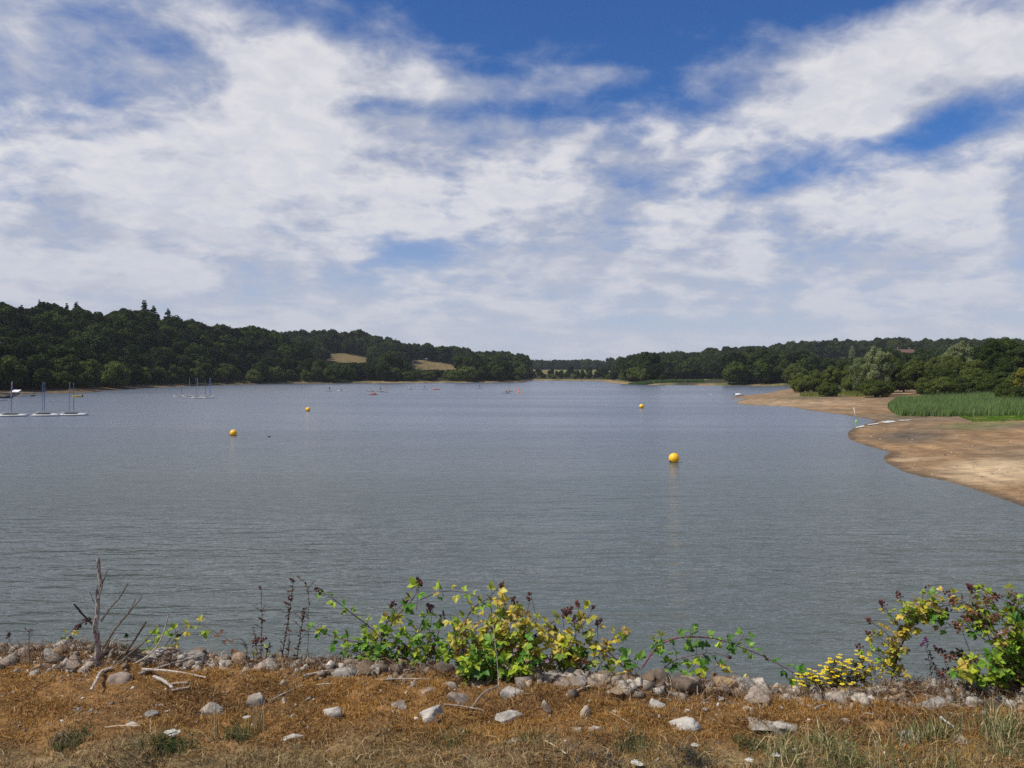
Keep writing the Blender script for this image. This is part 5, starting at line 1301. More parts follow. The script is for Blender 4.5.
    cane(f, [(206, 627, D), (220, 635, D), (230, 641, D), (238, 650, D)], .0016, pal('B2'), .030, .05, skip=.3, stemcol=(.16, .07, .05), nl=3)
    fruit(f, 177, 636, D, 9, .006, .018, .6, .2, stem=[(170, 645, D)]); finish(f)
    h = root_at("bramble", 8, 662, "thin stalk with a few dark red berries at the far left margin", "bramble")
    fruit(h, 8, 637, 4.6, 9, .0062, .022, .2, .6, stem=[(20, 662, 4.6), (14, 650, 4.6)]); finish(h)
    j = root_at("bramble", 258, 668, "low dark red berry spray with few yellow leaves below the dead dock stalks", "bramble")
    fruit(j, 254, 645, 4.5, 14, .006, .035, .3, .4, stem=[(262, 662, 4.5)]); fruit(j, 262, 640, 4.5, 8, .006, .025, .8, .3, stem=[(264, 662, 4.5)])
    cane(j, [(280, 668, 4.4), (268, 650, 4.4), (262, 644, 4.4)], .0018, pal('Y1L1'), .026, .04); cane(j, [(240, 654, 4.5), (248, 650, 4.5), (258, 652, 4.5)], .002, pal('Y1'), .03, .08, stemcol=(.4, .33, .05)); finish(j)

def build_ragwort():
    random.seed(51); D = 4.0
    r = root_at("ragwort", 840, 700, "bushy ragwort with small yellow flower heads beside the tall yellow-leaved cane", "wildflower")
    tips = [(803, 684), (810, 680), (818, 682), (826, 676), (832, 680), (800, 676), (808, 674), (834, 660), (843, 664), (850, 672), (855, 662), (862, 657), (840, 676), (846, 682), (836, 670), (858, 688), (866, 690), (872, 686), (876, 668), (882, 664), (828, 668), (822, 686), (846, 690), (862, 676), (870, 675), (815, 688), (838, 688), (868, 694), (876, 692), (850, 694)]
    qf = MB()
    for k in range(6):
        x0 = 822 + k * 9; qs, ql = MB(), MB()
        mine = tips[k::6]
        for (tx, ty) in mine:
            tx += random.uniform(-2, 2); b0 = W(x0, 704, D); t0 = W(tx, ty, D + random.uniform(-.08, .08)); m0 = b0.lerp(t0, .55) + Vector(((x0 - CX) / F * .0, 0, .03))
            P = spline([b0, m0, t0], 6); qs.tube(P, [.003 * (1 - .07 * i) + .0006 for i in range(len(P))], 5, (0.10, 0.09, 0.035))
            for i in range(2, len(P)):
                for _ in range(3):
                    d = Vector((random.uniform(-1, 1), random.uniform(-1, .6), random.uniform(-.1, .8)))
                    leaflet(ql, P[i], d, Vector((0, -.4, 1)), random.uniform(.016, .034), jcol(random.choice([(0.10, 0.115, 0.03), (0.15, 0.13, 0.04), (0.075, 0.09, 0.025), (.17, .12, .05)]), .25), .2, .5)
            for _ in range(9):
                c = t0 + Vector((random.gauss(0, .028), random.gauss(0, .025), random.gauss(0, .020)))
                qs.tube([t0 - Vector((0, 0, .03)), c], [.0009, .0007], 3, (0.11, 0.10, 0.04), cap=False)
                qf.ball(c, .0035, 6, 4, (0.50, 0.27, 0.02), sc=(1, 1, .6))
                for j in range(9):
                    a = j * .698; leaflet(qf, c, Vector((math.cos(a), math.sin(a) - .1, .15)), Vector((0, -.5, 1)), .0125, jcol((0.86, 0.70, 0.03), .1), .2, .55)
        st = qs.build("stem", MAT['cane'], r); ql.build("leaves", MAT['leaf'], st)
    qf.build("flowers", MAT['petal'], r); finish(r)
    # willowherb right of the tall cane
    w = root_at("willowherb", 940, 702, "wispy half-dead willowherb with pink flowers at its tip, between the brambles", "wildflower"); qs, ql, qf = MB(), MB(), MB()
    for (x0, pts, lc) in [(936, [(938, 704), (932, 680), (928, 655), (925, 640)], GREEN), (946, [(948, 704), (942, 682), (934, 668), (930, 655)], BROWN), (950, [(955, 704), (952, 690), (944, 678), (938, 672)], BROWN), (930, [(925, 704), (922, 692), (915, 686)], BROWN), (905, [(904, 704), (905, 690), (905, 668)], None), (960, [(962, 706), (940, 682), (922, 662)], None), (930, [(930, 700), (918, 690), (908, 676)], None)]:
        P = spline([W(a, b, D) for a, b in pts], 5); dead = lc is None
        qs.tube(P, [.0016 * (1 - .06 * i) for i in range(len(P))], 4, (0.50, 0.42, 0.36) if dead else (0.16, 0.08, 0.05))
        if not dead:
            for p in P[2:]:
                for _ in range(3): leaflet(ql, p, Vector((random.uniform(-1, 1), random.uniform(-.6, .3), random.uniform(-.2, .7))), Vector((0, -.4, 1)), random.uniform(.014, .030), jcol(random.choice([(0.05, 0.08, 0.03)] if lc is GREEN else BROWN), .2), .2, .4)
    for (x, y) in [(923, 643), (926, 640), (934, 646), (925, 638), (921, 645)]:
        p = W(x, y, D - .02)
        for k in range(4): a = k * 1.57 + .4; leaflet(qf, p, Vector((math.cos(a), -.2, math.sin(a))), Vector((0, -1, .2)), .011, (0.55, 0.12, 0.33), .1, 1)
    qs.build("stem", MAT['cane'], w); ql.build("leaves", MAT['leaf'], w); qf.build("flowers", MAT['petal'], w); finish(w)
    # dead dock stalks
    DK = (0.070, 0.040, 0.028)
    def dock(base, pts, label, r=.003, fuzz=60, col=DK):
        k = root_at("dock_stalk", base[0], base[1], label, "dead stalk"); q, s = MB(), MB()
        P = spline([W(base[0], base[1] + 3, 4.25)] + [W(a, b, 4.25) for a, b in pts], 8)
        q.tube(P, [r * (1 - .7 * i / len(P)) for i in range(len(P))], 5, col, wob=.3)
        for _ in range(fuzz):
            i = int(len(P) * (1 - random.random() ** 1.5 * .75)) - 1; p = P[max(0, i)]
            whorl = 1 if random.random() < .8 else 2.2
            d = Vector((random.uniform(-1, 1), random.uniform(-1, 1), random.uniform(-.2, .9))).normalized(); L = random.uniform(.006, .016) * whorl
            leaflet(s, p, d, Vector((0, -.4, 1)), L, jcol((0.085, 0.045, 0.030), .35), .2, .7)
        for _ in range(3):
            i = random.randrange(int(len(P) * .3), int(len(P) * .85)); e = P[i] + Vector((random.uniform(-.05, .05), 0, random.uniform(.02, .06)))
            q.tube([P[i], e], [r * .5, .0006], 4, col)
            for _ in range(8): leaflet(s, P[i].lerp(e, random.random()), Vector((random.uniform(-1, 1), -.3, random.random())), Vector((0, -.4, 1)), random.uniform(.007, .013), jcol((0.085, 0.045, 0.030), .35), .2, .7)
        q.build("stem", MAT['cane'], k); s.build("seed_heads", MAT['fibre'], k); finish(k)
    dock((262, 682), [(261, 650), (262, 620), (261, 585)], "thin straight dead dock stalk, leftmost of the tall ones")
    dock((278, 676), [(283, 650), (289, 615), (294, 577)], "tallest dead dock stalk with a bushy dark seed head, leaning slightly right", .0042, 130)
    dock((268, 682), [(266, 660), (270, 642)], "short thick blackish dead dock stalk, front left of the group", .0045, 40, (.03, .022, .02))
    dock((296, 668), [(298, 650), (302, 625), (304, 608)], "dead dock stalk of middle height right of the tallest one", .0034, 100)
    dock((284, 668), [(288, 655), (289, 640), (288, 592)], "thin dead dock stalk close behind the tallest one", .0022, 60)
    dock((305, 664), [(308, 645), (308, 620), (309, 600), (306, 585), (298, 577)], "thin dead stalk bent over to the left at its tip, rightmost of the dock group", .0018, 50)
    dock((256, 664), [(257, 650), (253, 625)], "small thin dead stalk left of the dock group", .0016, 30)
    dock((30, 660), [(29, 640), (30, 628)], "small thin dead stalk by the big brown stone at the left", .0016, 16)
    dock((246, 660), [(247, 650), (246, 645)], "short dark dead stub just left of the dock stalks", .003, 6, (.04, .03, .03))

def build_deadwood():
    random.seed(61); D = 4.22
    t = root_at("dead_sapling", 97, 666, "grey dead sapling with a bare upright trunk and leaning bare branches", "dead tree")
    def br(name, pts, r0, r1, col, n=6, wob=.25, jag=True):
        P = spline([W(*p) for p in pts], 8); q = MB(); m = len(P)
        if jag: P = [p + Vector((random.gauss(0, r0 * .12), random.gauss(0, r0 * .1), 0)) for p in P]
        q.tube(P, [r0 + (r1 - r0) * i / (m - 1) for i in range(m)], n, col, wob=wob)
        for k in range(int(m * .6)):  # knots and peeled slivers
            i = random.randrange(1, m - 1); a = random.uniform(0, 6.28); r = (r0 + (r1 - r0) * i / m)
            q.tube([P[i] + Vector((math.cos(a), math.sin(a), 0)) * r * .6, P[i] + Vector((math.cos(a), math.sin(a), .8)) * r * 1.5], [r * .35, r * .05], 4, tuple(c * random.uniform(.6, 1.3) for c in col))
        return q.build(name, MAT['wood_dead'], t)
    G1, G2, G3 = (0.24, 0.20, 0.165), (0.15, 0.128, 0.108), (0.40, 0.34, 0.28)
    tr = [W(95, 672, D), W(97, 650, D), W(97, 630, D), W(98.5, 600, D), W(99.5, 580, D), W(98.5, 561, D)]
    q = MB(); P = spline(tr, 10); m = len(P); P = [p + Vector((math.sin(i * .55) * .004 + math.sin(i * .21) * .006, 0, 0)) for i, p in enumerate(P)]
    rr = [.0150 - .0078 * (i / (m - 1)) for i in range(m)]
    vs = []; nseg = 12
    for i, p in enumerate(P):
        for k in range(nseg):
            a = 6.283 * k / nseg; r = rr[i] * (1 + .25 * math.sin(a * 3 + i * .12) + .15 * (random.random() - .5)); vs.append(p + Vector((math.cos(a) * r, math.sin(a) * r, (random.random() - .5) * .004)))
    vs.append(P[-1] + Vector((-.004, 0, .03)))
    fs = [(i * nseg + k, i * nseg + (k + 1) % nseg, (i + 1) * nseg + (k + 1) % nseg, (i + 1) * nseg + k) for i in range(m - 1) for k in range(nseg)] + [((m - 1) * nseg + k, (m - 1) * nseg + (k + 1) % nseg, m * nseg) for k in range(nseg)]
    q.add(vs, fs, (0.36, 0.315, 0.265))
    for k in range(60):
        i = random.randrange(2, m - 2); a = random.uniform(3.3, 6.1); r = rr[i]; d = Vector((math.cos(a), math.sin(a), 0))
        q.tube([P[i] + d * r * .8, P[i] + d * r * 1.12 + Vector((0, 0, random.uniform(.01, .03))), P[i] + d * r * .8 + Vector((0, 0, .05))], [r * .12, r * .22, r * .05], 4, tuple(c * random.uniform(.55, 1.5) for c in (0.25, 0.21, 0.17)))
    q.build("trunk", MAT['wood_dead'], t)
    br("branch", [(99, 590, D), (103, 582, D), (108, 569, D)], .004, .002, G2)
    br("branch", [(101, 621, D), (112, 606, D), (120, 597, D), (128, 583, D - .03)], .0055, .003, G2)
    br("branch", [(103, 648, D), (116, 628, D - .02), (130, 611, D - .04), (142, 597, D - .06)], .0075, .0035, G2)
    br("branch", [(124, 618, D - .02), (131, 608, D - .02), (136, 599, D - .02)], .004, .002, G2)
    br("branch", [(100, 660, D), (106, 650, D), (110, 640, D - .04)], .006, .004, G2)
    br("branch", [(95, 627, D), (86, 618, D), (74, 604, D - .03)], .0062, .005, (0.075, 0.065, 0.06))
    br("branch", [(96, 605, D), (93, 600, D), (90, 592, D)], .003, .0015, G2)
    br("branch", [(110, 670, D), (122, 660, D), (128, 650, D - .04), (136, 638, D - .06), (146, 622, D - .08)], .006, .0055, (0.085, 0.065, 0.05))
    br("branch", [(112, 672, D), (127, 656, D - .05), (143, 643, D - .06), (160, 624, D - .08)], .0052, .003, (0.15, 0.125, 0.10))
    br("branch", [(112, 673, D - .05), (130, 666, D - .05), (150, 654, D - .07), (162, 637, D - .1), (169, 613, D - .1)], .0055, .003, G3)
    br("root", [(112, 668, D - .1), (101, 672, D - .15), (96, 681, D - .3), (91, 690, D - .42)], .009, .006, G3)
    br("root", [(97, 664, D - .02), (93, 658, D - .04), (88, 655, D - .04)], .009, .003, G3); br("root", [(100, 666, D), (112, 671, D - .05), (122, 671, D - .05)], .010, .006, G3)
    finish(t)
    def stick(pts, r0, r1, col, label, lift=.012):
        r0 *= .78; r1 *= .78; P = spline([gp(a, b, lift + (c if c else 0)) for a, b, c in pts], 7); A, B = P[0], P[-1]; k_ = len(P) - 1; amp = (B - A).length
        if all(c < .06 for _, _, c in pts) and abs(pts[0][0] - 470) > 2:
            P = [A.lerp(B, i / k_) + Vector((0, math.sin(i / k_ * 3.14) * amp * .05, 0)) for i in range(k_ + 1)]; up = max([bz1(p.x, p.y) - p.z for p in P]) + r0 * .6; P = [p + Vector((0, 0, max(0, up))) for p in P]
        q = MB(); m = len(P); q.tube(P, [r0 + (r1 - r0) * i / (m - 1) for i in range(m)], 6, col, wob=.35)
        o = q.build("stick", MAT['wood_dead']); tag(o, label, "stick")
    stick([(138, 671, 0), (170, 669, .03), (203, 667, .05)], .010, .006, G1, "long grey dead branch lying on the stones right of the dead sapling, the upper one")
    stick([(142, 674, 0), (175, 677, .02), (206, 684, .0)], .009, .005, G3, "long pale dead branch lying below the grey one right of the dead sapling")
    stick([(154, 683, .02), (163, 688, .01), (173, 694, 0)], .011, .009, (.36, .32, .28), "short thick bleached stick, cut square, in the moss")
    stick([(172, 695, 0), (180, 691, 0), (189, 689, 0)], .010, .006, (.30, .24, .20), "short stick forming a V with the bleached one")
    stick([(171, 686, 0), (180, 687, 0), (188, 690, 0)], .008, .006, (.30, .24, .20), "short stick crossing the end of the V-shaped pair")
    stick([(304, 679, .01), (316, 678, .01), (328, 675, .01)], .008, .006, (.36, .32, .27), "pale stick left of the long rounded boulder")
    stick([(316, 687, 0), (332, 686, 0)], .006, .004, (.36, .32, .27), "short pale stick below the long rounded boulder")
    stick([(270, 690, 0), (290, 689, 0), (303, 687, 0)], .005, .004, (.36, .32, .27), "thin pale stick below the dock stalks")
    stick([(372, 679, .02), (388, 668, .05), (401, 658, .08)], .007, .004, (.26, .23, .20), "grey stick slanting up the stones under the bramble")
    stick([(398, 662, .06), (420, 663, .06), (440, 664, .05)], .006, .004, (.36, .33, .29), "pale straight stick lying level under the dark berries")
    stick([(376, 685, 0), (405, 685, .0), (430, 682, .01)], .007, .004, (.33, .27, .22), "long thin stick above the large mottled boulder")
    stick([(444, 707, 0), (462, 711, .0), (484, 713, 0)], .006, .003, (.33, .28, .22), "thin stick lying in front of the long slanting stone")
    stick([(470, 712, 0), (484, 701, .02), (500, 694, .03)], .007, .005, (.24, .19, .15), "bent brown stick reaching up to the thin upright twig")
    stick([(499, 695, .0), (498, 690, .10), (496, 690, .20), (493, 690, .33)], .004, .0025, (.40, .33, .25), "thin pale dead twig standing up in front of the yellow bramble")
    stick([(566, 697, 0), (580, 693, .01), (592, 691, .01)], .006, .004, (.40, .30, .22), "pinkish stick in the rubble below the yellow bramble")
    stick([(610, 716, 0), (630, 727, 0)], .004, .003, (.34, .28, .2), "thin straw-like twig right of the pointed stone")
    stick([(545, 744, 0), (556, 750, 0), (566, 757, 0)], .005, .004, (.42, .36, .25), "pale stalk lying in the dry grass at front centre")
    stick([(684, 690, .0), (687, 700, .0)], .005, .004, (.15, .11, .08), "short dark twig leaning on the largest tan boulder", .03)
    stick([(702, 702, .01), (709, 692, .03), (716, 685, .05)], .006, .004, (.24, .17, .12), "brown twig leaning up against the tan stone")
    stick([(815, 713, .01), (826, 709, .01)], .006, .004, (.35, .30, .25), "grey twig in the moss below the ragwort")
    stick([(866, 713, 0), (888, 713, 0)], .004, .003, (.48, .42, .34), "thin pale straw lying level below the tall yellow-leaved cane")
    stick([(940, 722, 0), (955, 730, 0)], .009, .006, (.42, .40, .37), "short pale stick in the moss at the lower right")
    stick([(105, 730, 0), (128, 731, 0), (140, 730, 0)], .004, .003, (.45, .34, .24), "thin pinkish stalk in the dry grass at the front left")

def build_tufts():
    g = np.random.default_rng(71)
    def tuft(px, py, w, n, h, cols, label, name="grass_tuft", lean=.7):
        p = gp(px, py); k = p.y / F; n = int(n * .42)
        x = p.x + g.normal(0, w * k * .35, n); y = p.y + g.normal(0, w * k * .35, n)
        c = np.array(cols)[g.integers(0, len(cols), n)] * (1 + .25 * g.normal(size=(n, 1)).clip(-2, 2))
        o = blades(name, x - p.x, y - p.y, bank_top(x, y) - p.z - .004, g.uniform(.5, 1.1, n) * h, g.uniform(.0022, .0045, n), c, lean, int(px), MAT['fibre'], .5); o.location = p; tag(o, label, "grass tuft")
    gn = [(0.085, 0.105, 0.045), (0.12, 0.135, 0.06), (0.22, 0.19, 0.09)]; dg = [(0.05, 0.085, 0.03), (0.075, 0.12, 0.04)]
    tuft(72, 732, 30, 700, .06, gn, "dull green grass tuft in the dry grass at the front left")
    tuft(168, 752, 24, 500, .07, dg, "dark green feathery yarrow leaves below white yarrow flowers", lean=1.2, name="leaf_tuft")
    tuft(240, 738, 26, 380, .08, gn + dg, "green tuft with tall straw stalks left of the flat white stone")
    tuft(258, 732, 10, 90, .17, [(0.36, 0.27, 0.14)], "upright straw stalks beside the green tuft left of the flat white stone", lean=.12)
    tuft(214, 742, 6, 26, .20, [(0.36, 0.27, 0.14)], "few single straw stalks standing between the yarrow and the flat white stone", lean=.10)
    tuft(452, 742, 34, 600, .045, gn, "low grey-green tuft in front of the large mottled boulder", lean=1.2)
    tuft(530, 742, 40, 600, .045, gn, "low grey-green tuft in front centre below the pale flat stone", lean=1.2)
    tuft(632, 748, 24, 480, .07, gn, "upright green tuft right of the lying pale stalk", lean=.5)
    tuft(600, 758, 50, 800, .045, [(0.10, 0.085, 0.07), (0.07, 0.06, 0.05), (.14, .12, .09)], "grey tangled dead tuft at the front, right of the lying pale stalk", lean=1.5)
    tuft(748, 748, 18, 320, .06, dg + gn, "small green tuft in front of the white-grey slab")
    tuft(696, 762, 26, 500, .05, [(0.09, 0.08, 0.06), (0.06, 0.06, 0.05)], "grey tuft at the front edge below the white-grey slab", lean=1.3)
    tuft(60, 735, 14, 160, .05, [(.25, .2, .15)], "small grey-brown dead tuft beside the dull green one", lean=1.4)
    # white yarrow heads
    def yarrow(spots, label, root):
        r = root_at("yarrow", root[0], root[1], label, "wildflower"); qs, qf = MB(), MB()
        for (x, y) in spots:
            base = gp(x + random.uniform(-2, 2), root[1]); p = gp(x, y + 6); top = Vector((base.x, base.y, base.z)) ; z = at(x, y, base.y).z; top = Vector(((x - CX) / F * base.y, base.y, z))
            qs.tube([base, base.lerp(top, .5) + Vector((.003, 0, 0)), top], [.0015, .0013, .001], 4, (0.08, 0.10, 0.04))
            for k in range(26):
                a = k * 2.4; rr = .016 * math.sqrt(k / 26); c = top + Vector((math.cos(a) * rr, math.sin(a) * rr, random.uniform(-.002, .002)))
                for j in range(5): b = j * 1.256; leaflet(qf, c, Vector((math.cos(b), math.sin(b), .15)), Vector((0, 0, 1)), .0042, (0.74, 0.74, 0.70), .1, 1.1)
                qf.ball(c, .0012, 5, 3, (.5, .45, .25))
        qs.build("stem", MAT['cane'], r); qf.build("flowers", MAT['petal'], r); finish(r)
    random.seed(5)
    yarrow([(166, 732), (171, 735), (174, 732), (169, 731)], "white yarrow with a tight cluster of flat heads at the front left", (170, 748))
    yarrow([(751, 760)], "single creamy white yarrow head at the front edge below the white-grey slab", (751, 768))
    yarrow([(778, 755)], "small white yarrow head in the long grass at the lower right", (778, 766))
    yarrow([(636, 762), (640, 764)], "pair of tiny white yarrow heads at the front edge right of centre", (638, 768))
    yarrow([(696, 745)], "small pale yarrow head in the dry grass below the white-grey slab", (696, 752))
    yarrow([(245, 717)], "small lilac-white yarrow head in the moss under the rounded grey stone", (245, 724))
# ================================================================= on the water
def on_water(px, py): return on(px, py, 0.0)
def loft(q, secs, mi=0, col=(1, 1, 1), closed=True, caps=True):
    n = len(secs[0]); vs = [v for s in secs for v in s]; fs = []
    for i in range(len(secs) - 1):
        for k in range(n if closed else n - 1):
            k2 = (k + 1) % n; fs.append((i * n + k, (i + 1) * n + k, (i + 1) * n + k2, i * n + k2))
    if caps: fs.append(tuple(range(n))); fs.append(tuple((len(secs) - 1) * n + k for k in range(n))[::-1])
    q.add(vs, fs, col, mi)
def hull_secs(L, B, H, draft=.12, sheer=.12, n=11, stern=.72, bowup=.15, power=1.8):
    """sections from stern (-x) to bow (+x); each section a closed ring with the deck edge at both ends"""
    S = []
    for i in range(n):
        t = i / (n - 1); x = -L / 2 + L * t
        w = B / 2 * (stern + (1 - stern) * math.sin(min(1, t * 2.2) * math.pi / 2)) * (1 - max(0, (t - .45) / .55) ** power * .97)
        top = H + sheer * max(0, (t - .3) / .7) ** 2 + (bowup if i == n - 1 else 0) * .3
        bot = -draft * (1 - max(0, (t - .6) / .4) ** 2)
        S.append([(x, -w, top), (x, -w * .92, top * .45), (x, -w * .55, bot * .6), (x, 0, bot), (x, w * .55, bot * .6), (x, w * .92, top * .45), (x, w, top), (x, 0, top + .03)])
    return S
def dinghy(px, py, label, rz, mastx=.35, wrapc=(0.05, 0.14, 0.42), L=4.4, mast=5.6, rake=.04, group="moored sailing dinghies"):
    p = on_water(px, py); r = empty("sailing_dinghy", p, rz); tag(r, label, "dinghy", group)
    q = MB(); loft(q, hull_secs(L, 1.5, .25, sheer=.08)); q.build("hull", MAT['grp'], r, True)
    q = MB(); loft(q, [[(x, -w, .372), (x, -w + .12, .40), (x, w - .12, .40), (x, w, .372), (x, w - .1, .36), (x, -w + .1, .36)] for x, w in ((-L * .46, .46), (-L * .2, .62), (L * .05, .64), (L * .2, .55), (L * .36, .30), (L * .45, .1))]); d_ = q.build("deck", MAT['deckgrey'], r); d_.location.z = -.085
    q = MB(); q.box((-L * .12, 0, .425), (L * .46, .66, .05)); q.box((-L * .12, .36, .45), (L * .5, .07, .10)); q.box((-L * .12, -.36, .45), (L * .5, .07, .10)); q.build("cockpit", MAT['darkrub'], r).location.z = -.085
    mx = L / 2 * mastx
    q = MB(); q.tube([(mx, 0, .35), (mx - mast * rake * .5, 0, mast * .5), (mx - mast * rake, 0, mast)], [.045, .04, .03], 6); q.build("mast", MAT['alu'], r)
    if wrapc:
        P = [Vector((mx - mast * rake * t, .0, .9 + (mast - 1.1) * t)) for t in [k / 9 for k in range(10)]]
        q = MB(); q.tube(P, [.05, .055, .05, .05, .05, .05, .048, .045, .04, .03], 8, tuple(.75 * c + .07 for c in wrapc), wob=.2); q.build("furled_sail", MAT['sail'], r, True)
    q = MB(); q.tube([(mx - .05, 0, .85), (mx - 1.5, 0, .62), (-L * .45, 0, .55)], [.03, .03, .025], 5); q.build("boom", MAT['alu'], r)
    q = MB(); q.tube([(mx - mast * rake * .85, 0, mast * .85), (L / 2 - .15, 0, .45)], .008, 4); q.tube([(mx - mast * rake * .8, 0, mast * .8), (mx - .2, .7, .4)], .008, 4); q.tube([(mx - mast * rake * .8, 0, mast * .8), (mx - .2, -.7, .4)], .008, 4); q.build("rigging", MAT['alu'], r)
    q = MB(); q.box((-L / 2 - .06, 0, .12), (.14, .03, .7)); q.tube([(-L / 2, 0, .5), (-L / 2 + .9, 0, .56)], .018, 4); q.build("rudder", MAT['deckgrey'], r)
    return r
def buoy(px, py_c, diam_px, label, tilt=.25):
    """round mooring buoy: waterline a little below the middle"""
    py = py_c + diam_px * .42; p = on_water(px, py); R_ = diam_px / 2 * p.y / F
    r = empty("mooring_buoy", p); tag(r, label, "buoy", "yellow mooring buoys")
    q = MB(); q.ball((0, 0, R_ * .78), R_, 28, 18); 
    o = q.build("float", MAT['yellowbuoy'], r, True)
    q = MB(); n = 28; ring = []
    q.tube([(R_ * 1.0 * math.cos(6.283 * k / n), R_ * 1.0 * math.sin(6.283 * k / n), R_ * .78) for k in range(n + 1)], R_ * .022, 6); q.build("seam", MAT['yellowbuoy'], r, True)
    q = MB(); a = -2.4; d = Vector((math.cos(a), math.sin(a) * .6, 0)).normalized(); c = d * R_ * .86 + Vector((0, 0, R_ * .30))
    q.tube([c - d * R_ * .1, c + d * R_ * .16], [R_ * .20, R_ * .17], 10)
    q.tube([c + d * R_ * .16 + Vector((math.cos(t) * 0, 0, 0)) + (Vector((0, 0, 1)) * math.cos(t) + d * math.sin(t)) * R_ * .12 for t in [k * .5 for k in range(13)]], R_ * .03, 5); q.build("lug", MAT['darkrub'], r)
    q = MB(); q.tube([(0, 0, R_ * 1.76), (0, 0, R_ * 1.82)], [R_ * .1, R_ * .06], 10); q.build("top_fitting", MAT['yellowbuoy'], r)
    return r

def skinned(name, joints, edges, mat, parent, sub=1):
    me = bpy.data.meshes.new(name); me.from_pydata([j[0] for j in joints], edges, [])
    o = bpy.data.objects.new("tmp", me); COL.objects.link(o)
    m = o.modifiers.new("s", 'SKIN'); m.use_smooth_shade = True
    for v, j in zip(me.skin_vertices[0].data, joints):
        rr = j[1]; v.radius = (rr, rr) if isinstance(rr, float) else rr
    me.skin_vertices[0].data[0].use_root = True
    s = o.modifiers.new("d", 'SUBSURF'); s.levels = sub; s.render_levels = sub
    dg = bpy.context.evaluated_depsgraph_get(); dg.update(); out = bpy.data.meshes.new_from_object(o.evaluated_get(dg))
    bpy.data.objects.remove(o); out.name = name; out.materials.clear()
    return out
def body_meshes(pose):
    if pose == 'stand':
        J = [((0, 0, .95), .15), ((0, 0, 1.15), .135), ((.02, 0, 1.38), .16), ((.03, 0, 1.52), .06), ((.05, 0, 1.66), .105), ((.05, 0, 1.75), .08),
             ((0, .1, .90), .10), ((.05, .14, .50), .065), ((0, .15, .10), .045), ((.12, .16, .04), .035), ((0, -.1, .90), .10), ((.05, -.14, .50), .065), ((0, -.15, .10), .045), ((.12, -.16, .04), .035),
             ((.03, .20, 1.42), .06), ((.15, .28, 1.15), .045), ((.36, .12, 1.05), .035), ((.42, .08, 1.04), .03), ((.03, -.20, 1.42), .06), ((.18, -.24, 1.30), .045), ((.40, -.02, 1.38), .035), ((.46, .02, 1.38), .03)]
        E = [(0, 1), (1, 2), (2, 3), (3, 4), (4, 5), (0, 6), (6, 7), (7, 8), (8, 9), (0, 10), (10, 11), (11, 12), (12, 13), (2, 14), (14, 15), (15, 16), (16, 17), (2, 18), (18, 19), (19, 20), (20, 21)]
        suit = [0, 1, 2, 6, 7, 10, 11, 14, 18]; head = Vector((.05, 0, 1.70)); SE = [(0, 1), (1, 2), (0, 3), (3, 4), (0, 5), (5, 6), (2, 7), (2, 8)]
    else:
        J = [((0, 0, .22), .16), ((-.03, 0, .42), .14), ((0, 0, .66), .16), ((.02, 0, .79), .06), ((.04, 0, .93), .105), ((.04, 0, 1.02), .08),
             ((.12, .1, .20), .10), ((.50, .14, .36), .065), ((.85, .13, .14), .045), ((.93, .13, .17), .035), ((.12, -.1, .20), .10), ((.50, -.14, .36), .065), ((.85, -.13, .14), .045), ((.93, -.13, .17), .035),
             ((.02, .20, .70), .06), ((.12, .34, .48), .045), ((.36, .36, .52), .035), ((.42, .36, .52), .03), ((.02, -.20, .70), .06), ((.18, -.32, .60), .045), ((.40, -.36, .68), .035), ((.46, -.36, .68), .03)]
        E = [(0, 1), (1, 2), (2, 3), (3, 4), (4, 5), (0, 6), (6, 7), (7, 8), (8, 9), (0, 10), (10, 11), (11, 12), (12, 13), (2, 14), (14, 15), (15, 16), (16, 17), (2, 18), (18, 19), (19, 20), (20, 21)]
        suit = [0, 1, 2, 6, 7, 10, 11, 14, 18]; head = Vector((.04, 0, .97)); SE = [(0, 1), (1, 2), (0, 3), (3, 4), (0, 5), (5, 6), (2, 7), (2, 8)]
    body = skinned("body_" + pose, J, E, None, None, 2)
    SJ = [(J[i][0], J[i][1] * 1.14) for i in suit]; cl = skinned("clothes_" + pose, SJ, SE, None, None, 2)
    # face: nose, brow and ears are part of the same body mesh
    return body, cl, head
BODY = {}
def person(px, py, pose, z, facing, label, suitcol, group="people out on the water", key=None):
    if pose not in BODY: BODY[pose] = body_meshes(pose)
    b, cl, hd = BODY[pose]
    p = on_water(px, py); p.z = z; r = empty("person", p, facing); tag(r, label, "person", group)
    bm_ = b.copy(); bm_.materials.append(MAT['skin']); o = bpy.data.objects.new("body", bm_); COL.objects.link(o); o.parent = r
    cm = cl.copy(); cm.materials.append(MAT[suitcol]); o = bpy.data.objects.new("wetsuit", cm); COL.objects.link(o); o.parent = r
    q = MB(); q.ball(hd + Vector((-.02, 0, .035)), .118, 10, 7, sc=(1, .92, .95)); q.build("hair", MAT['hair'], r, True)
    return r
def board(px, py, label, rz, mat='grp', L=3.2):
    p = on_water(px, py); r = empty("paddleboard", p, rz); tag(r, label, "paddleboard", "boards and kayaks out on the lake")
    S = []
    for i in range(11):
        t = i / 10; x = -L / 2 + L * t; w = .40 * (1 - abs(2 * t - 1) ** 2.6 * .93); zz = .02 + .12 * max(0, t - .8) ** 2 * 20 * .2
        S.append([(x, -w, .04 + zz), (x, -w * .8, -.02 + zz), (x, w * .8, -.02 + zz), (x, w, .04 + zz), (x, w * .85, .10 + zz), (x, -w * .85, .10 + zz)])
    q = MB(); loft(q, S); q.build("board", MAT[mat], r, True)
    q = MB(); q.box((-.1, 0, .127), (1.4, .5, .008)); q.build("grip_pad", MAT['deckgrey'], r)
    q = MB(); q.box((-L * .42, 0, -.12), (.2, .015, .18)); q.build("fin", MAT['darkrub'], r); return r
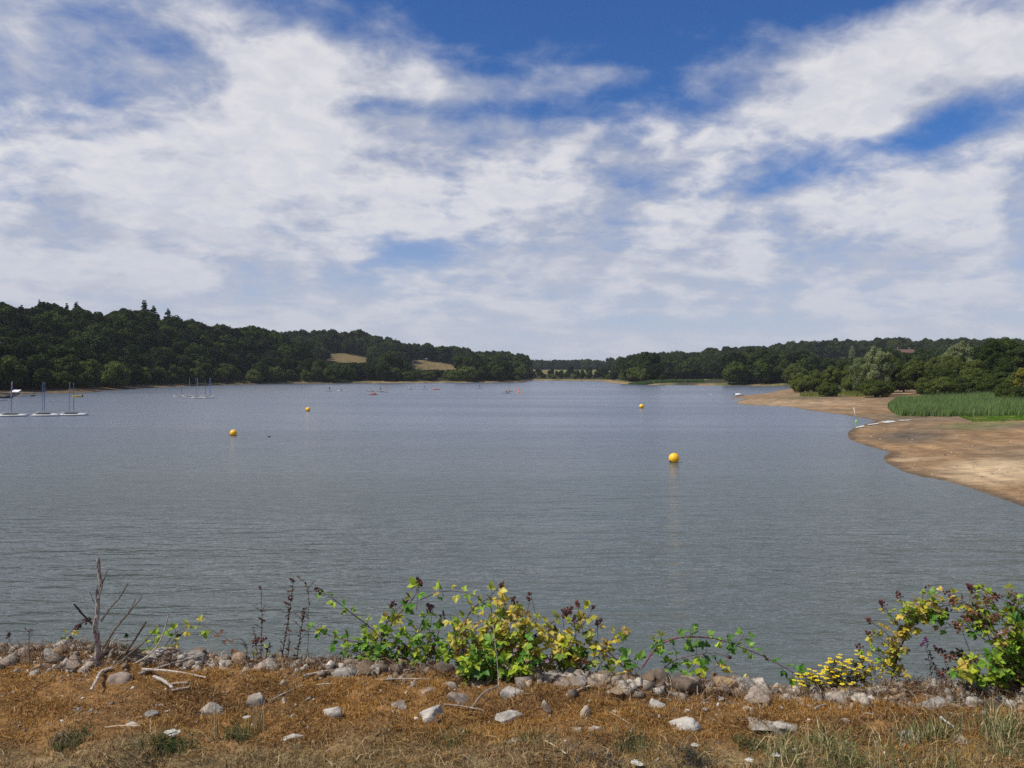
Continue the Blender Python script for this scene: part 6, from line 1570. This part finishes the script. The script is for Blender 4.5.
def kayak(px, py, label, rz, mat='redplastic', L=3.4):
    p = on_water(px, py); r = empty("kayak", p, rz); tag(r, label, "kayak", "boards and kayaks out on the lake")
    S = []
    for i in range(13):
        t = i / 12; x = -L / 2 + L * t; k = 1 - abs(2 * t - 1) ** 2.2 * .95; w = .38 * k; up = .12 * abs(2 * t - 1) ** 3
        S.append([(x, -w, .16 + up), (x, -w * .8, .02 + up * .6), (x, 0, -.07 + up * .6), (x, w * .8, .02 + up * .6), (x, w, .16 + up), (x, 0, .26 * (1 - .3 * k) + up)])
    q = MB(); loft(q, S); q.build("hull", MAT[mat], r, True)
    q = MB(); q.tube([(-.3 + .45 * math.cos(6.283 * k / 16), .24 * math.sin(6.283 * k / 16), .235) for k in range(17)], .03, 5); q.build("cockpit_rim", MAT['darkrub'], r); return r
def paddle(px, py, z, rz, label, seated=False):
    p = on_water(px, py); p.z = z; q = MB()
    if seated:
        a, b = Vector((.40, .95, .30)), Vector((.44, -.95, .95))
        q.tube([a, b], .018, 5, (.6, .6, .6))
        for e, s in ((a, -1), (b, 1)): q.ball(e, .16, 8, 6, (.8, .8, .75), sc=(.2, 1, .55))
    else:
        a, b = Vector((.60, .14, -.02)), Vector((.40, .0, 1.55)); q.tube([a, b], .018, 5, (.1, .1, .1)); q.ball(a, .17, 8, 6, (.12, .12, .12), sc=(.2, .6, 1.3)); q.tube([b - Vector((0, .06, 0)), b + Vector((0, .06, 0))], .016, 5, (.1, .1, .1))
    o = q.build("paddle", MAT['cane']); o.location = p; o.rotation_euler = (0, 0, rz); tag(o, label, "paddle", "paddles held by people on the lake"); return o

def build_afloat():
    MAT['sail'] = attr_mat("sail_cloth", .7, 0, .2); MAT['redplastic'] = simple("red_plastic", (.42, .06, .035), .4, .1, 3); MAT['black'] = simple("black_neoprene", (.02, .02, .025), .7, .2, 8)
    MAT['bluesuit'] = simple("blue_fabric", (.06, .12, .30), .7, .2, 8); MAT['redvest'] = simple("red_fabric", (.55, .07, .03), .7, .2, 8); MAT['palesuit'] = simple("pale_fabric", (.5, .5, .5), .7, .1, 8)
    MAT['orange'] = simple("orange_fabric", (.75, .15, .03), .6, .1, 8); MAT['yellowhull'] = simple("yellow_hull", (.62, .42, .08), .4, .1, 3)
    MAT['plank'] = simple("jetty_plank", (.13, .12, .105), .85, .3, 4); MAT['whiteroof'] = simple("white_canvas", (.72, .74, .76), .6, .06, 3); MAT['whiteface'] = simple("white_paint", (.72, .72, .68), .5, .1, 6); MAT['limegreen'] = simple("lime_band", (.30, .75, .10), .5, .1, 6)
    random.seed(9)
    buoy(674, 458.0, 10.6, "large yellow round buoy, nearest one, right of centre")
    buoy(233.5, 432.8, 6.9, "medium yellow round buoy on the left half of the water")
    buoy(308, 409.3, 4.5, "small yellow round buoy beyond the medium one, left of the middle")
    buoy(641.5, 406.2, 4.6, "small yellow round buoy straight beyond the large one, off the sand point")
    bl, bd, lb, pk = (0.03, 0.16, 0.38), (0.035, 0.06, 0.26), (0.09, 0.26, 0.55), (0.34, 0.13, 0.36)
    d = dinghy
    d(13.5, 416.6, "white dinghy with a pinkish furled mast, leftmost of the near row of six", .10, -.18, pk, 4.4, 5.9, -.025)
    d(14.5, 415.9, "white dinghy tucked behind the leftmost one, with a lilac furled mast", .05, -.22, (0.26, .20, .45), 4.6, 5.9, -.03)
    d(46.5, 416.2, "white dinghy with a teal-blue furled mast, front one of the middle pair", .06, -.32, (0.07, .20, .33), 4.4, 5.8, -.03)
    d(46.5, 415.4, "white dinghy behind the front one of the middle pair, dark blue furled mast", .02, -.16, bd, 4.3, 5.8, -.02)
    d(73.5, 415.8, "white dinghy with a bright blue furled mast, front one of the near row's right pair", .06, -.34, (0.04, .18, .42), 4.4, 5.8, -.03)
    d(75, 415.0, "white dinghy at the right end of the near row, dark blue furled mast", .03, -.10, bd, 4.4, 5.6, -.01)
    g2 = "farther group of moored dinghies"
    d(179, 396.8, "far dinghy with a short dark mast, leftmost of the farther group", .05, .5, (0.03, .04, .10), 3.0, 3.4, 0, g2)
    d(187.5, 396.8, "far dinghy with a bare pale mast, second from the left in the farther group", .02, .5, None, 2.6, 5.8, 0, g2)
    d(197, 398.4, "far dinghy with a dark blue furled mast, in the middle of the farther group", .05, -.15, bd, 3.0, 5.7, 0, g2)
    d(198.6, 397.8, "far dinghy with a pale blue furled mast, close behind the dark blue one", .02, -.2, (.30, .33, .60), 3.0, 5.8, 0, g2)
    d(206, 398.0, "far dinghy with a thin dark mast, third from the right in the farther group", .04, -.1, (.05, .06, .16), 2.8, 5.2, 0, g2)
    d(208.5, 398.2, "far dinghy with a bright blue furled mast, second from the right in the farther group", .04, .25, (.03, .17, .62), 3.0, 5.8, 0, g2)
    d(210.2, 397.4, "far dinghy with a bright blue furled mast at the right end of the farther group", .04, .15, (.03, .17, .62), 2.8, 5.8, 0, g2)
    # boats and pontoon at the left shore
    def launch(px, py, label, rz, hm, L=3.6, cover=None, name="rowing_boat"):
        p = on_water(px, py); r = empty(name, p, rz); tag(r, label, "boat")
        q = MB(); S = hull_secs(L, 1.45, .46, sheer=.2)
        ins = [[(v[0] * .93, v[1] * .84, max(.12, v[2] - .03) if k in (0, 6) else .12) for k, v in enumerate(s)] for s in S]
        loft(q, [s[:7] for s in S], closed=False, caps=False); loft(q, [[s[0], i_[0], (i_[0][0], i_[0][1], .10), (i_[0][0], -i_[0][1], .10), i_[6], s[6]] for s, i_ in zip(S, ins)], closed=False, caps=False)
        s = S[0]; q.add(s[:7], [tuple(range(7))]); q.build("hull", MAT[hm], r)
        for x in (-L * .28, 0.02, L * .22):
            q = MB(); q.box((x, 0, .34), (.24, 1.05 if x < .5 else .8, .03)); q.build("seat", MAT['plank'], r)
        if cover:
            q = MB(); q.tube([(-L * .36, 0, .34), (0, 0, .36), (L * .38, 0, .42)], [.40, .46, .15], 10); o = q.build("cover", MAT[cover], r, True)
        q = MB(); q.box((-L / 2 - .12, 0, .45), (.25, .25, .45)); q.box((-L / 2 - .16, 0, 0), (.1, .1, .5)); q.build("outboard_motor", MAT['darkrub'], r); return r
    launch(77.5, 397.1, "small yellow boat with a white bow moored beyond the near row of dinghies", 3.05, 'yellowhull', 3.0)
    launch(739, 396.0, "white rowing boat resting at the tip of the sand point", .12, 'grp', 3.0, 'whiteroof')
    launch(24, 396.4, "small grey boat moored at the right end of the pontoon", .1, 'deckgrey', 3.4)
    launch(2, 401.0, "small white boat moored in front of the pontoon at the left margin", .05, 'grp', 3.0)
    launch(6, 398.2, "dark covered boat beside the pontoon at the left margin", .3, 'darkrub', 3.6, 'darkrub')
    p = on_water(14, 396.2); r = empty("pontoon", p, .03); tag(r, "low dark floating pontoon off the left shore with a white-roofed cabin on it", "pontoon")
    q = MB(); q.box((0, 0, .32), (12, 2.4, .12)); q.build("platform", MAT['plank'], r)
    for k in range(5): q = MB(); q.box((-5 + k * 2.5, 0, .10), (1.6, 2.0, .30)); q.build("float", MAT['darkrub'], r)
    for k in range(5): q = MB(); q.tube([(-5.6 + k * 2.8, 1.1, -.3), (-5.6 + k * 2.8, 1.1, 1.1)], .05, 6); q.build("post", MAT['plank'], r)
    q = MB(); q.tube([(-5.6, 1.1, 1.0), (5.6, 1.1, 1.0)], .03, 5); q.build("rail", MAT['alu'], r)
    p2 = on_water(16, 396.0); p2.z = .38; r = empty("cabin", p2, .03); tag(r, "small cabin with a white sloping roof standing on the pontoon", "cabin")
    q = MB(); q.box((0, 0, .45), (1.8, 1.3, .9)); q.build("wall", MAT['plank'], r)
    q = MB(); q.add([(-1.15, -.9, .92), (1.15, -.9, .92), (1.15, .9, 1.55), (-1.15, .9, 1.55), (-1.15, -.9, .86), (1.15, -.9, .86), (1.15, .9, 1.49), (-1.15, .9, 1.49)], [(0, 1, 2, 3), (7, 6, 5, 4), (0, 4, 5, 1), (1, 5, 6, 2), (2, 6, 7, 3), (3, 7, 4, 0)]); q.build("roof", MAT['whiteroof'], r)
    q = MB(); q.box((0, -.665, .5), (.7, .03, .5)); q.build("window", MAT['darkrub'], r)
    # people on boards and in kayaks, left to right
    def sup(px, py, who, bl_, pl_, suit, rz, pose='stand', bm='plank'):
        board(px, py, bl_, rz, bm); person(px, py, pose, .12, rz, who, suit)
        paddle(px, py, .12, rz, pl_, pose != 'stand')
    sup(329.3, 391.2, "person in a black wetsuit standing on a board, leftmost on the far water", "board under the leftmost standing person on the far water", "paddle held by the leftmost standing person", 'black', .9)
    kayak(341.8, 391.0, "pale kayak with one person, right of the leftmost standing paddler", .1, 'grp', 3.2); person(341, 391.0, 'sit', .02, .1, "person in dark clothes sitting in the pale kayak at the left", 'black'); paddle(341, 391.0, .02, .1, "paddle of the person in the pale kayak", True)
    sup(370.6, 391.6, "person in pale clothes sitting on a board, just left of the tallest standing paddler", "board under the pale sitting person", "paddle of the pale sitting person", 'palesuit', .2, 'sit')
    kayak(373, 395.0, "red kayak, the nearest craft in the middle distance, carrying a person in dark clothes", .12, 'redplastic', 2.7); person(372.4, 395.0, 'sit', .02, .12, "person in a red buoyancy vest in front seat of the red kayak", 'redvest'); person(374.6, 394.9, 'sit', .04, .12, "person in dark clothes in the back of the red kayak", 'black'); paddle(372.4, 395.0, .02, .12, "paddle held in the red kayak", True)
    sup(380.2, 391.6, "person in black standing tall on a board behind the red kayak", "board under the standing person behind the red kayak", "paddle of the standing person behind the red kayak", 'black', .5)
    sup(384.4, 392.3, "person in pale clothes kneeling low on a board right of the tallest standing paddler", "board under the low pale figure behind the red kayak", "paddle of the low pale figure", 'palesuit', -.3, 'sit')
    sup(409.6, 389.4, "person in pale clothes standing on a board, middle of the far water", "board under the pale standing person", "paddle of the pale standing person", 'palesuit', .7)
    sup(424.3, 389.3, "person in dark blue standing on a board, left of the red and orange figure", "board under the dark blue standing person", "paddle of the dark blue standing person", 'bluesuit', .4)
    kayak(436, 389.8, "red kayak with a person in orange, farther than the nearest red kayak", .05, 'redplastic', 3.0); person(436, 389.8, 'sit', .03, .05, "person in orange sitting in the farther red kayak", 'orange'); paddle(436, 389.8, .03, .05, "orange person's paddle in the farther red kayak", True)
    sup(479.4, 388.2, "lone person in black standing on a board before the tree-covered point", "board under the lone standing person before the wooded point", "paddle of the lone standing person", 'black', .5)
    sup(506.4, 393.4, "person in black sitting on a board, nearest figure before the middle of the far shore", "board under the black sitting figure near the centre", "paddle of the black sitting figure near the centre", 'black', .2, 'sit')
    sup(508.8, 391.7, "person in pale clothes sitting on a board just beyond the black sitting figure", "board under the pale figure just beyond the black one", "paddle of the pale figure just beyond the black one", 'redvest', .3, 'sit')
    # orange spar marker
    p = on_water(518.6, 393.0); r = empty("marker_buoy", p); tag(r, "slim orange marker buoy standing upright near the middle of the far water", "buoy")
    q = MB(); q.tube([(0, 0, -.2), (0, 0, .25), (0, 0, .3), (0, 0, 1.2), (0, 0, 1.3)], [.30, .32, .16, .14, .05], 10); q.build("float", MAT['orange'], r, True); q = MB(); q.ball((0, 0, 1.45), .2, 10, 8); q.build("top_mark", MAT['orange'], r, True)
    # tiny floats
    for (x, y, s, m, l) in [(112, 422.6, .11, 'yellowhull', "tiny dull yellow float right of the near row of dinghies"), (711, 394.6, .17, 'whiteroof', "tiny white float left of the white rowing boat"), (88, 415.9, .1, 'darkrub', "tiny dark float at the bow of the rightmost near dinghy")]:
        p = on_water(x, y); r = empty("float", p); tag(r, l, "float"); q = MB(); q.ball((0, 0, s * .5), s, 10, 8); q.build("ball", MAT[m], r, True); q = MB(); q.tube([(0, 0, s * 1.4), (0, 0, s * 1.9)], s * .15, 5); q.build("eye", MAT['darkrub'], r)
    # duck
    p = on_water(269.2, 437); r = empty("duck", p, .3); tag(r, "brown duck swimming alone right of the medium yellow buoy", "duck")
    r.scale = (.8, .8, .8); B = [((0, 0, .06), .10), ((.14, 0, .07), .085), ((.20, 0, .14), .035), ((.225, 0, .22), .035), ((.27, 0, .235), .034), ((.33, 0, .225), .012), ((-.14, 0, .08), .07), ((-.25, 0, .12), .02)]
    me = skinned("duck_body", B, [(0, 1), (1, 2), (2, 3), (3, 4), (4, 5), (0, 6), (6, 7)], None, None, 2); me.materials.append(simple("duck_feathers", (.12, .085, .05), .8, .4, 25)); o = bpy.data.objects.new("body", me); COL.objects.link(o); o.parent = r
    for s in (1, -1): q = MB(); q.ball((-.03, s * .085, .10), .10, 8, 6, sc=(1.2, .25, .55)); q.build("wing", MAT['bark'], r, True)
    # marker stake
    p = on_water(856, 423.6); r = empty("marker_stake", p); tag(r, "leaning white marker stake with a lime green foot at the mouth of the inlet", "stake")
    q = MB(); q.tube([(0, 0, .55), (-.18, 0, 1.5), (-.34, 0, 2.35)], [.05, .045, .035], 8); q.build("pole", MAT['whiteface'], r, True)
    q = MB(); q.tube([(.05, 0, -.4), (.02, 0, .3), (0, 0, .56)], [.075, .09, .06], 8); q.build("foot", MAT['limegreen'], r, True)
    # farmhouse above the willow
    D = 730; x = (905 - CX) / F * D; zb = gz(x, D); z0 = CAMZ + (372 - 357.5) / F * D; r = empty("farmhouse", (x, D, z0), .12); tag(r, "red-tiled farmhouse with a tall chimney half hidden by trees on the right-hand hill", "house")
    brick = simple("brick", (.26, .15, .10), .9, .2, 1.5); tile = simple("clay_tile", (.13, .07, .05), .85, .25, 1.2); MAT['dark_glass'] = simple("dark_glass", (.03, .035, .04), .1, .1, 3)
    h0 = z0 - zb
    q = MB(); q.box((0, 0, 2.1 - h0 / 2), (16, 7, 4.2 + h0)); q.add([(-8, -3.5, 4.2), (-8, 3.5, 4.2), (-8, 0, 7.2)], [(0, 2, 1)]); q.add([(8, -3.5, 4.2), (8, 3.5, 4.2), (8, 0, 7.2)], [(0, 1, 2)]); q.build("wall", brick, r)
    rf = MB()
    for s in (-1, 1):
        a = [(-8.4, s * 3.9, 3.9), (8.4, s * 3.9, 3.9), (8.4, 0, 7.35), (-8.4, 0, 7.35)]; rf.add(a + [(v[0], v[1], v[2] + .18) for v in a], [(0, 1, 2, 3), (7, 6, 5, 4), (0, 4, 5, 1), (1, 5, 6, 2), (2, 6, 7, 3), (3, 7, 4, 0)])
    ro = rf.build("roof", tile, r)
    for cx in (-7.2, 4.5): q = MB(); q.box((cx, 0.2, 7.4), (1.0, .9, 3.2)); q.box((cx, .2, 9.05), (1.15, 1.05, .2)); q.tube([(cx, .2, 9.1), (cx, .2, 9.6)], .18, 8); q.build("chimney", brick, ro)
    for k in range(5): f = MB(); f.box((-6 + k * 3, -3.53, 2.6), (1.2, .1, 1.3)); fo = f.build("window", MAT['whiteface'], r); f = MB(); f.box((-6 + k * 3, -3.60, 2.6), (.95, .04, 1.05)); f.build("pane", MAT['dark_glass'], fo)
STEPS = ['build_world', 'build_terrain', 'build_water', 'build_bank', 'build_special', 'build_woods', 'build_reeds', 'build_afloat', 'build_cover', 'build_rocks', 'build_brambles', 'build_ragwort', 'build_deadwood', 'build_tufts', 'build_haze', 'build_view']
# ================================================================= light, camera
def build_view():
    l = bpy.data.lights.new("sun", 'SUN'); l.energy = 4.6; l.angle = math.radians(0.6); l.color = (1.0, 0.94, 0.84)
    o = bpy.data.objects.new("sun", l); COL.objects.link(o); o.rotation_euler = SUN_DIR.to_track_quat('Z', 'Y').to_euler()
    cam = bpy.data.cameras.new("camera"); cam.sensor_width = 36; cam.lens = 36 * F / 1024; cam.clip_start = 0.05; cam.clip_end = 20000
    c = bpy.data.objects.new("camera", cam); COL.objects.link(c); c.location = (0, 0, CAMZ); c.rotation_euler = (math.pi / 2 - PITCH, 0, 0)
    scene.camera = c
    scene.view_settings.view_transform = 'Standard'; scene.view_settings.look = 'None'; scene.view_settings.gamma = 1; scene.view_settings.exposure = EXPO
    scene.view_settings.use_curve_mapping = False
    scene.render.resolution_x = 1024; scene.render.resolution_y = 768
    scene.cycles.max_bounces = 6; scene.cycles.transparent_max_bounces = 8; scene.cycles.volume_bounces = 0
    scene.cycles.use_denoising = DENOISE; scene.cycles.denoiser = 'OPENIMAGEDENOISE'; scene.cycles.sample_clamp_indirect = 4.0
EXPO = 0.0; DENOISE = False
def build_haze():
    q = MB(); q.box((100, 900, 29), (3600, 3600, 86))
    m = bpy.data.materials.new("thin_air"); m.use_nodes = True; nt = m.node_tree; nt.nodes.clear()
    v = nt.nodes.new("ShaderNodeVolumePrincipled"); v.inputs["Color"].default_value = (0.82, 0.88, 1.0, 1); v.inputs["Density"].default_value = 0.00007
    out = nt.nodes.new("ShaderNodeOutputMaterial"); nt.links.new(v.outputs[0], out.inputs["Volume"])
    tag(q.build("haze", m), "thin summer haze in the air over the lake", "haze", kind="stuff")
import time as _t
t0 = _t.time()
for fn in STEPS:
    globals()[fn](); print(fn, round(_t.time() - t0, 1))
